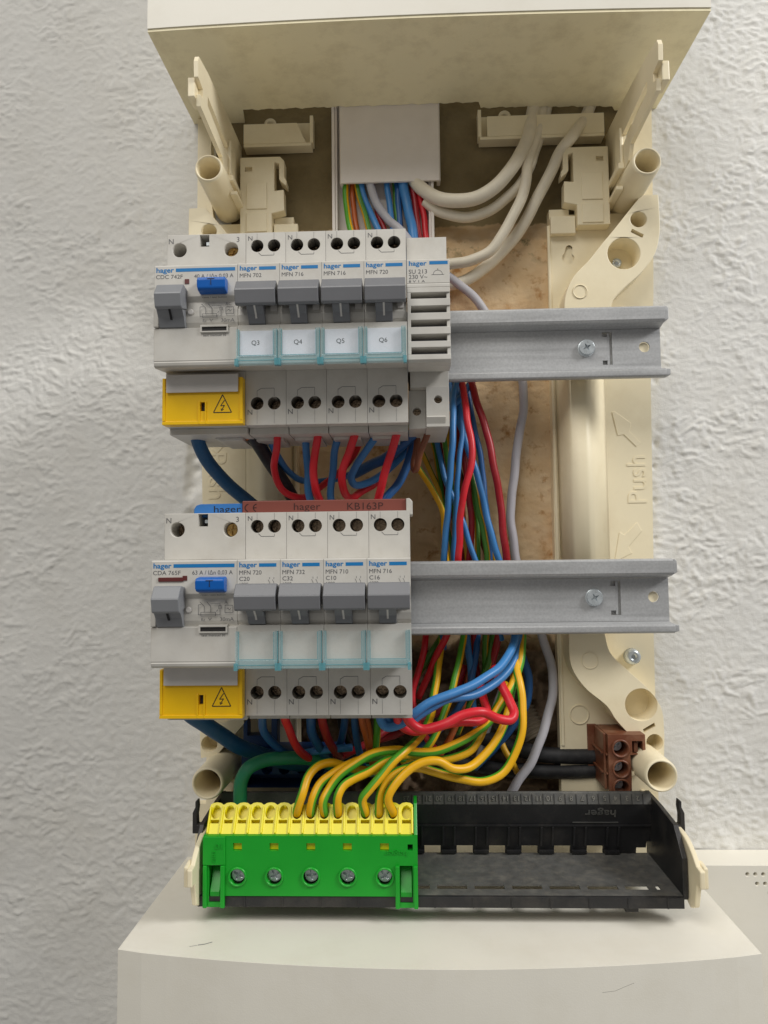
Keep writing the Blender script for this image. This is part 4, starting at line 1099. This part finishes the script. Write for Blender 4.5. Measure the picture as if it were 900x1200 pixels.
wire('blue wire sweeping right behind the others under the Q3 breaker', 'blue', 1.8, [(316, 496, 58), (317, 507, 56), (319, 521, 52), (328, 538, 46), (337.5, 552, 40), (350, 562, 35), (367, 565.5, 31), (381, 564, 28), (397, 561, 25), (418, 551, 21), (451, 537, 18), (478, 513, 15), (498, 490, 12)], G1)
wire('blue wire going straight down under the Q4 breaker', 'blue', 1.95, [(357, 496, 58), (358, 506, 57), (358.5, 529, 55), (360, 552, 52), (361, 571, 50), (365, 590, 47), (370, 606, 44)], G1)
wire('bright red wire going straight down under the Q4 breaker', 'red', 2.05, [(374.5, 491, 66), (374, 499, 65), (371.8, 518, 63), (368.6, 537, 61), (367.4, 555, 59), (368.6, 571, 57), (375, 587, 53), (384, 602, 48)], G1)
wire('blue wire going straight down under the Q5 breaker', 'blue', 1.95, [(400, 496, 58), (398, 507, 57), (393.5, 524, 55), (390.4, 544, 52), (388, 565, 50), (387.5, 582, 48), (391, 598, 45)], G1)
wire('bright red wire under the Q5 breaker that doubles back upward', 'red', 2.1, [(419.5, 491, 66), (418.5, 499, 65), (410, 528, 62), (402, 552, 59), (400.7, 568, 56), (404, 580, 52), (411, 584, 48), (423, 576, 42), (440, 566, 36), (455, 546, 31), (465, 528, 27), (474, 508, 23)], G1)
wire('blue wire looping in a tight bend under the Q6 breaker', 'blue', 2.0, [(447, 496, 60), (444, 505.6, 58), (432, 524, 56), (415.5, 549, 53), (410.5, 561, 51), (415.5, 569, 49), (431, 566, 46), (447, 557, 42), (462, 543, 38), (481, 522.5, 33), (495, 503, 28), (512, 488, 22), (537.5, 468, 16), (552, 449, 12), (565, 430, 10)], G1)
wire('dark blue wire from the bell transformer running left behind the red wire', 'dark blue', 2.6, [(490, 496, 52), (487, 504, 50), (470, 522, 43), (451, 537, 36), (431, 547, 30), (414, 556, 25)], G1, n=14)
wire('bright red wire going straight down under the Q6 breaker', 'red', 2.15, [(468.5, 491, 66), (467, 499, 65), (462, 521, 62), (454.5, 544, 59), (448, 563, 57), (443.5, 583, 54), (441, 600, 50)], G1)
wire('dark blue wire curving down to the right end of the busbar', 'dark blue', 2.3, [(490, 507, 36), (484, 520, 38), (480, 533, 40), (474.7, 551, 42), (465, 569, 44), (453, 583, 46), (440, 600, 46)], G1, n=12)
wire('brown wire folded in a narrow loop under the bell transformer', 'brown', 1.75, [(508, 484, 62), (505, 496, 60), (499.5, 513, 57), (492, 536, 54), (488.5, 549, 52), (486, 551, 50), (484.6, 543, 48), (487, 528, 47), (489, 512, 46), (490, 494, 45)], G1)

G2 = 'wires between the upper and lower rail'
B = G2
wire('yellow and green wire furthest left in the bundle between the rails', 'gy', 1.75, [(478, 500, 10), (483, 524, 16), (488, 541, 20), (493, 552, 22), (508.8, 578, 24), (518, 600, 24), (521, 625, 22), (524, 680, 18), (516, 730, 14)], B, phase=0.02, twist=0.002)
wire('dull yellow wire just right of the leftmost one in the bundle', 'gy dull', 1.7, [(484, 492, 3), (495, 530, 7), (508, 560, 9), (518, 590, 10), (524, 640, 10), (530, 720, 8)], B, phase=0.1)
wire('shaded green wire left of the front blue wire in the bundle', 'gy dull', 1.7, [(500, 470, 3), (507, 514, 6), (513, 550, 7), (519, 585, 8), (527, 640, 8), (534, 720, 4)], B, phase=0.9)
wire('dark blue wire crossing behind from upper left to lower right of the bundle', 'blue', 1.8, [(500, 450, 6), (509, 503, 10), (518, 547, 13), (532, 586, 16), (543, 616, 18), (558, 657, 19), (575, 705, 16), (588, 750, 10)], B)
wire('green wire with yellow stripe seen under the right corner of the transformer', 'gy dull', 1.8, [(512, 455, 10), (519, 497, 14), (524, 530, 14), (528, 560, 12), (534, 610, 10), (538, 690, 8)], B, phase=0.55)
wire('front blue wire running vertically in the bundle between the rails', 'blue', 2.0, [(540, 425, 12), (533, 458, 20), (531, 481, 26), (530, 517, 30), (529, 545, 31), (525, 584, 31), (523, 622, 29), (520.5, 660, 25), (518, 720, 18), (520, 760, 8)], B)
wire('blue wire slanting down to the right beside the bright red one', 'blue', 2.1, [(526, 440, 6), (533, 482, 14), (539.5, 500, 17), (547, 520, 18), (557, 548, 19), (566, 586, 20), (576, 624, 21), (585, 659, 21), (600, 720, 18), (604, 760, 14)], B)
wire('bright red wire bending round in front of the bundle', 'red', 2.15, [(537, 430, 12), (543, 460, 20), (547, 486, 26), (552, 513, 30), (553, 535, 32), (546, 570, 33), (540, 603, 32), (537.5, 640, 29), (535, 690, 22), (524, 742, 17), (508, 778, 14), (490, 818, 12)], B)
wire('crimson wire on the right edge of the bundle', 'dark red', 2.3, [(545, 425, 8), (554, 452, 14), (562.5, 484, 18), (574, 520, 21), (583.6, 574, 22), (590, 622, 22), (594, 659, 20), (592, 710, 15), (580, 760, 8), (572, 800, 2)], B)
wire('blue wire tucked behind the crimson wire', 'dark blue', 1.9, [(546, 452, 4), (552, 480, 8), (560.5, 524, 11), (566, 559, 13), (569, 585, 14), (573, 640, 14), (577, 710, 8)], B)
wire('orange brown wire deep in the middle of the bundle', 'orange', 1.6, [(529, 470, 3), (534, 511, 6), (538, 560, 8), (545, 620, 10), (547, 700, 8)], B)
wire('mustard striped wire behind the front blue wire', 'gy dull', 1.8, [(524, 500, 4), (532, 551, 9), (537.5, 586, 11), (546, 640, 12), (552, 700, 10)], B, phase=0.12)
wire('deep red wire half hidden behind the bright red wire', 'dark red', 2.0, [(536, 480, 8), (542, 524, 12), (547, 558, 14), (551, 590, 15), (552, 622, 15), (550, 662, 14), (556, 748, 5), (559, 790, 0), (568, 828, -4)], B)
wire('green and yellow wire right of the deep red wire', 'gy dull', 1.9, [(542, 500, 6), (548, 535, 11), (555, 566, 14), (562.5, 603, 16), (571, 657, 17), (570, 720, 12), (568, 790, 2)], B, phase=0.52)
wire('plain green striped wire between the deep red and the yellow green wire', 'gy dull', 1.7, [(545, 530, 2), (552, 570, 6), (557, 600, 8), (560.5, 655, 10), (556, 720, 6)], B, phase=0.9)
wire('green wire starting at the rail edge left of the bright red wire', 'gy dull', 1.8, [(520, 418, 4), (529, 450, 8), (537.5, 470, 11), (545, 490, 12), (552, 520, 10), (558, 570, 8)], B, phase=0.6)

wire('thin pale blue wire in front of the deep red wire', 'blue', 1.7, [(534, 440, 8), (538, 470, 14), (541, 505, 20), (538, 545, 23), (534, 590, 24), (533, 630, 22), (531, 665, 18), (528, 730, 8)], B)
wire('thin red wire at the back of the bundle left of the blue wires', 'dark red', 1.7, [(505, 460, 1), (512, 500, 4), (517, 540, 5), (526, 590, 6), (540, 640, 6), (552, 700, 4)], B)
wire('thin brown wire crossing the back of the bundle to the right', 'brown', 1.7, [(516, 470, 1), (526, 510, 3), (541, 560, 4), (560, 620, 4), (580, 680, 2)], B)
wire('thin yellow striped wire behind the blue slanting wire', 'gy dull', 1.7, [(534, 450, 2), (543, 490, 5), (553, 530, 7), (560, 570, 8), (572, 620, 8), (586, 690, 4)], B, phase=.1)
# --- out of the trunking at the top
G3 = 'wires leaving the white trunking'
def duct(label, kind, r, pts, **k):
    pts = [(a, b, min(c, 17) * .36 + .6) if b < 260 else (a, b, c * .6) if b < 285 else (a, b, c) for a, b, c in pts]
    return wire(label, kind, r, pts, G3, **k)
duct('green and yellow wire leftmost under the white trunking', 'gy', 1.9, [(404, 180, 12), (404.5, 215, 14), (407, 245, 15), (411, 272, 16), (420, 320, 12), (450, 400, 8)], phase=0.5)
duct('brown wire second from left under the white trunking', 'orange', 1.8, [(413, 180, 8), (413, 215, 9), (415, 245, 10), (418, 272, 11), (430, 330, 8)])
duct('green striped wire crossing the blue one under the white trunking', 'gy dull', 1.8, [(417, 180, 12), (418, 212, 14), (424, 240, 16), (432, 270, 17), (445, 310, 14)], phase=0.9)
duct('blue wire beside the grey cable under the white trunking', 'blue', 2.0, [(421, 180, 12), (423, 212, 14), (430, 240, 15), (442, 268, 16), (462, 310, 12)])
duct('thin dark red wire beside the grey cable under the white trunking', 'dark red', 1.6, [(436, 190, 8), (437, 220, 9), (443, 250, 10), (452, 274, 10), (470, 320, 8)])
duct('grey cable slanting down from the middle of the white trunking', 'grey', 2.3, [(427, 175, 14), (432, 212, 17), (441, 236, 18), (454, 256, 18), (468, 270, 17), (495, 300, 13), (520, 320, 9), (547, 341, 7), (563, 357, 6), (572, 370, 5), (594, 410, 4), (611, 440, 6), (612.5, 482, 7), (607, 522, 7), (601, 565, 6), (599, 603, 6), (601, 632, 6), (605, 659, 6), (620, 700, 5), (634.7, 745, 4), (645, 772, 4), (648, 801, 6), (640, 847, 9), (624, 889, 11), (605, 919, 12), (590, 945, 10)], n=14)
duct('light blue wire right of the grey cable under the white trunking', 'blue', 1.9, [(452, 180, 12), (453, 212, 13), (457, 240, 14), (460, 270, 14), (462, 320, 10)])
duct('dark green wire between two blue wires under the white trunking', 'gy dull', 1.6, [(460, 190, 8), (462, 220, 8), (466, 260, 9), (472, 320, 8)], phase=.8)
duct('teal blue wire behind the thick blue one under the white trunking', 'dark blue', 2.0, [(463, 180, 9), (465, 220, 10), (469, 262, 11), (476, 320, 8)])
duct('thick bright blue wire near the right under the white trunking', 'blue', 2.6, [(470, 180, 13), (473, 215, 14), (478, 245, 15), (484, 276, 16), (496, 330, 12), (512, 400, 8)], n=12)
duct('dark red wire second from right under the white trunking', 'dark red', 2.0, [(480, 185, 10), (483, 220, 11), (488, 250, 12), (492, 278, 12), (504, 330, 9), (534, 420, 6)])
duct('bright red wire rightmost under the white trunking', 'red', 2.0, [(487, 185, 9), (491, 220, 10), (496, 250, 10), (499, 278, 10), (510, 330, 8), (526, 372, 7), (540, 425, 8)])

G4 = 'white cables in the upper right'
wire('thick white cable bending from the upper cover into the white trunking', 'white', 3.55, [(634, 95, 1), (625, 130, 2.5), (616, 168, 9), (592, 207, 15), (560, 231, 16), (522, 235, 13), (498, 224, 9), (484, 208, 5.5), (478, 180, 4)], G4, 'cable', 'cable', n=18)
wire('white cable following just behind the thick one to the trunking', 'white', 2.75, [(648, 100, 0), (640, 130, 0), (629, 172, 4), (612, 212, 9), (584, 240, 10), (548, 255, 9), (514, 248, 7), (498, 236, 6)], G4, 'cable', 'cable', n=16)
wire('white cable swinging left behind the bell transformer', 'white', 2.8, [(642, 100, 0), (633, 145, 3), (619, 192, 10), (615, 218, 14), (604, 248, 15), (588, 277, 15), (573, 294, 14), (549, 306, 12), (526, 310, 10), (505, 312, 9)], G4, 'cable', 'cable', n=16)
wire('greyish white cable with a kink by the right latch', 'white', 3.1, [(700, 105, 0), (687, 134, 1.5), (671, 160, 9.8), (655, 180, 10), (646, 200, 9), (632, 228, 8), (614, 262, 6), (598, 284, 5), (573, 310, 5), (547, 328, 5), (520, 336, 5)], G4, 'cable', 'cable', n=16)

# --- below the lower rail
G5 = 'wires under the lower devices'
def low(label, kind, r, pts, **k): return wire(label, kind, r, pts, G5, **k)
low('thick dark blue wire slanting from the lower yellow cover behind the green wire', 'cable blue', 3.6, [(214, 826, 60), (222, 836, 58), (240, 849, 52), (262, 863, 44), (282, 875, 37), (305, 884, 31), (330, 892, 26), (360, 896, 20), (390, 896, 14)], n=18)
low('thick teal green wire arching from the left of the earth block', 'green', 3.1, [(282, 952, 46), (281.5, 936, 47), (282.5, 916, 48), (291, 900, 48), (310, 891, 44), (334, 888, 40), (360, 889, 36), (380, 893, 32), (402, 899, 27), (430, 903, 20), (455, 898, 12)], n=18)
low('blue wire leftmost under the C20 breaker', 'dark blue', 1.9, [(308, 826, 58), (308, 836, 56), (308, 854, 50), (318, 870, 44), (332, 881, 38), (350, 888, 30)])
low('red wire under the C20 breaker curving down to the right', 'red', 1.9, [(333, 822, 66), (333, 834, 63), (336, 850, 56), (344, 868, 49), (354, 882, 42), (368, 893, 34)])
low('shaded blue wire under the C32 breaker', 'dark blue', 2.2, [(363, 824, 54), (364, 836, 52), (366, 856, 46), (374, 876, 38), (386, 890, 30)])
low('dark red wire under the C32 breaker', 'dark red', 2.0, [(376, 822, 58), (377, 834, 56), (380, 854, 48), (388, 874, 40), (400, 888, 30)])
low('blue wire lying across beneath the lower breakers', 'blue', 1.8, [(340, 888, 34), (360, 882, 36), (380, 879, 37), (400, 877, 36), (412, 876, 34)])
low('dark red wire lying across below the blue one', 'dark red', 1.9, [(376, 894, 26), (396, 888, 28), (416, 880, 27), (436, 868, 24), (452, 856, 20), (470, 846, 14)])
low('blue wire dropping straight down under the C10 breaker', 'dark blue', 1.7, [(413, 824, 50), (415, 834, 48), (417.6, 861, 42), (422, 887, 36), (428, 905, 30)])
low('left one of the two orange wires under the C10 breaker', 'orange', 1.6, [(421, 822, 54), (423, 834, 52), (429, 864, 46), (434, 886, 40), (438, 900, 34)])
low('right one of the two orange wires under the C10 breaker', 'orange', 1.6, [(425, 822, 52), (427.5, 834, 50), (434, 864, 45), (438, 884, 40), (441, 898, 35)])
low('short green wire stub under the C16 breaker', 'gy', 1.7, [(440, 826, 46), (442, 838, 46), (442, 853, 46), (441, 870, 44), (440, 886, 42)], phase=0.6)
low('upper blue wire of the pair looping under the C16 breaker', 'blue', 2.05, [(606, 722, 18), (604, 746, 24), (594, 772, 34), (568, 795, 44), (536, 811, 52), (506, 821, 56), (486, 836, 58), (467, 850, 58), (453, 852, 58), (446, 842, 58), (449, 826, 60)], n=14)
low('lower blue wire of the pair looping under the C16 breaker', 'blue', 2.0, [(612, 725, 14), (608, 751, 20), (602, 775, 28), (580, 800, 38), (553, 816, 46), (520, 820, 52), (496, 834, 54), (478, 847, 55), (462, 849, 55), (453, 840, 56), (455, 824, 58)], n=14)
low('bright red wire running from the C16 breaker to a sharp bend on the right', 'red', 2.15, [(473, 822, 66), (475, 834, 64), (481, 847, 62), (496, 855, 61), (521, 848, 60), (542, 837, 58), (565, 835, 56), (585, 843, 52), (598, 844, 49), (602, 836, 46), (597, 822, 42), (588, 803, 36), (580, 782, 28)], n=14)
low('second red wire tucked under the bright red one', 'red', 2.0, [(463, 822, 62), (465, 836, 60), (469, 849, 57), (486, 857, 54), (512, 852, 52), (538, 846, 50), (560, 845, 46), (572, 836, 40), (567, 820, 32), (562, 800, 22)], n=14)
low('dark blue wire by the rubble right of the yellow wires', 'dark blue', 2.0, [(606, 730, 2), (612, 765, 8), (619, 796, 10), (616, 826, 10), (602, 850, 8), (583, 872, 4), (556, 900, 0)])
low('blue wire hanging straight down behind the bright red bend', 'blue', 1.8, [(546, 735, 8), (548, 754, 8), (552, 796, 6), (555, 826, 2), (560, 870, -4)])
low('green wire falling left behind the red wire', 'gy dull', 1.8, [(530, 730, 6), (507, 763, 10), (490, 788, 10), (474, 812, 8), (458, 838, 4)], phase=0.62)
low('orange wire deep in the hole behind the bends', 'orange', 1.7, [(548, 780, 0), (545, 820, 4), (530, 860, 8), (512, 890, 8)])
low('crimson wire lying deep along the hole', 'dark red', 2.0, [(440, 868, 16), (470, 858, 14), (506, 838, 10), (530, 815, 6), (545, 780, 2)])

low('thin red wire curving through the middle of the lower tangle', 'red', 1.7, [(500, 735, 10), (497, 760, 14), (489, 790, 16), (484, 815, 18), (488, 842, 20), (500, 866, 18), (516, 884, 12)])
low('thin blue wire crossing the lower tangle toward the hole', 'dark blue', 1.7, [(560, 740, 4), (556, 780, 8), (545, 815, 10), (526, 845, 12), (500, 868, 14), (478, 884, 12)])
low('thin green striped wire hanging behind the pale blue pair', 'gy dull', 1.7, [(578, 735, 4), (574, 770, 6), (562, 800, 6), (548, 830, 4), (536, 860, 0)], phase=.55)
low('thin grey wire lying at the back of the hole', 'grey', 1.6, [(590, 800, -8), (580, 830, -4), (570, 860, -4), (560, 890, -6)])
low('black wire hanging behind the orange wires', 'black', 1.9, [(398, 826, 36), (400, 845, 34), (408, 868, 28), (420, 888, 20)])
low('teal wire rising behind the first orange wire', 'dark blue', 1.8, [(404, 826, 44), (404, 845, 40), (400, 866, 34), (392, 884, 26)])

G6 = 'green and yellow wires plugged into the earth block'
def earth(k, label, pts, phase=0.2, kind='gy', twist=0.0):
    p0 = pit_point(k, 8.6, -3.4); p1 = pit_point(k, 8.9, .8)
    P = [p0, p1] + [at(*p) for p in pts]
    path = P
    return wire(label, kind, 1.92, path, G6, phase=phase, twist=twist, raw=True)
earth(6, 'leftmost green and yellow wire arching out of the earth block', [(353.3, 932, 64), (359.6, 912, 60), (372, 899, 56), (386, 894.5, 52), (399, 896, 47), (420, 901, 40), (440, 903, 32), (462, 898, 22)], phase=0.12)
earth(7, 'second green and yellow wire from the left in the earth block', [(367, 936, 63), (376, 919, 60), (391.6, 905.5, 57), (406, 896, 54), (421, 890, 50), (445, 886, 44), (470, 888, 36), (500, 892, 26)], phase=0.4)
earth(8, 'third green and yellow wire from the left rising up to the lower rail', [(378.5, 938, 64), (385, 924, 62), (400, 907, 60), (420, 893, 58), (439.6, 883, 56), (462, 878.5, 54), (490, 881, 52), (519, 878.5, 50), (545, 867, 47), (571, 847, 42), (588, 824, 38), (598, 808, 35), (605, 792, 31), (611, 766, 25), (612.5, 744, 18), (608, 720, 14)], phase=0.43)
earth(9, 'fourth green and yellow wire from the left with a wide bend', [(395.5, 934, 64), (402.5, 921, 62), (417, 911, 60), (434, 903.5, 58), (452, 893, 56), (474, 885, 52), (496, 887, 48), (524.5, 889.5, 46), (548, 881, 43), (562, 865, 39), (570, 848, 34), (584, 826, 27), (592, 800, 20)], phase=0.06)
earth(11, 'fifth green and yellow wire from the left crossing over its neighbours', [(425, 936, 65), (433, 925, 65), (447, 909, 64), (461, 893, 62), (474, 881, 58), (488, 867, 50), (499, 852, 42), (506, 834, 32), (511, 798, 20), (515, 765, 12), (520, 735, 8)], phase=0.97, twist=0.002)
earth(12, 'sixth green and yellow wire from the left with the longest low bend', [(446, 928, 62), (453, 914, 60), (467, 902.5, 57), (489, 899, 54), (511, 905, 52), (537, 913, 50), (565, 915.5, 48), (588, 907, 46), (604, 882, 44), (611, 855, 42), (612.5, 827, 39), (610, 800, 35), (604, 778, 28), (606, 750, 18), (604, 722, 12)], phase=0.08)
earth(13, 'rightmost green and yellow wire plugged into the earth block', [(454.5, 936, 65), (463.5, 918.5, 64), (478, 903, 62), (494, 894.5, 60), (513, 893, 58), (531, 901, 56), (549, 899.5, 53), (568, 884.5, 49), (585, 861, 44), (594, 838, 39), (600, 812, 33), (602.5, 789, 27), (600, 760, 18)], phase=0.05, twist=0.004)
wire('yellow green wire dropping from the rail to pass under the red bends', 'gy', 1.75, [(545, 725, 8), (543, 749, 12), (538, 778, 18), (532, 800, 22), (522, 832, 28), (508, 866, 34), (494, 882, 36), (470, 892, 34)], G6, phase=0.5)
wire('short shaded yellow wire left of the corrugated conduit', 'gy dull', 1.6, [(585, 862, 2), (592, 880, 6), (600, 893, 8), (606, 905, 6)], G5, phase=.2)

# --- black supply cables and a corrugated conduit in the hole
wire('upper black cable entering the brown terminal block', 'black cable', 4.0, [(560, 862, -6), (600, 876, 0), (640, 884, 3), (668, 886, 4), (694, 886, 4), (706, 886, 4)], 'black cables from the hole', 'cable', 'cable', n=18)
wire('lower black cable entering the brown terminal block', 'black cable', 3.6, [(520, 890, -8), (580, 900, -2), (626, 904, 3), (662, 904, 4), (694, 903, 4), (706, 903, 4)], 'black cables from the hole', 'cable', 'cable', n=18)
mb = MB()
c0 = Vector(at(606, 826, -14)); c1 = Vector(at(628, 866, -6)); ax = (c1 - c0); Ln = ax.length; ax.normalize()
u_ = ax.cross(Vector((0, 0, 1))).normalized(); w_ = ax.cross(u_)
n_seg = 22; nr = 20; ring = []
for i in range(9 * 4 + 1):
    f_ = i / 36.0; r_ = 7.2 + .75 * math.cos(i * math.pi / 2)
    for k in range(nr):
        a = 2 * math.pi * k / nr
        ring.append(tuple(c0 + ax * (Ln * f_) + (u_ * math.cos(a) + w_ * math.sin(a)) * r_))
fs = []
for i in range(36):
    for k in range(nr):
        j = (k + 1) % nr; fs.append((i * nr + k, i * nr + j, (i + 1) * nr + j, (i + 1) * nr + k))
mb.add(ring, fs, True)
M['conduit'] = mat('conduit_grey_plastic', srgb(150, 138, 120), 0.55, dirt=srgb(110, 90, 70), dirt_amt=.5)
o = obj('corrugated_conduit', mb.mesh('corrugated_conduit', tuple(c0), normals=False), M['conduit'], None, loc=tuple(c0))
tag(o, 'dusty corrugated conduit end poking out of the rubble', 'conduit')
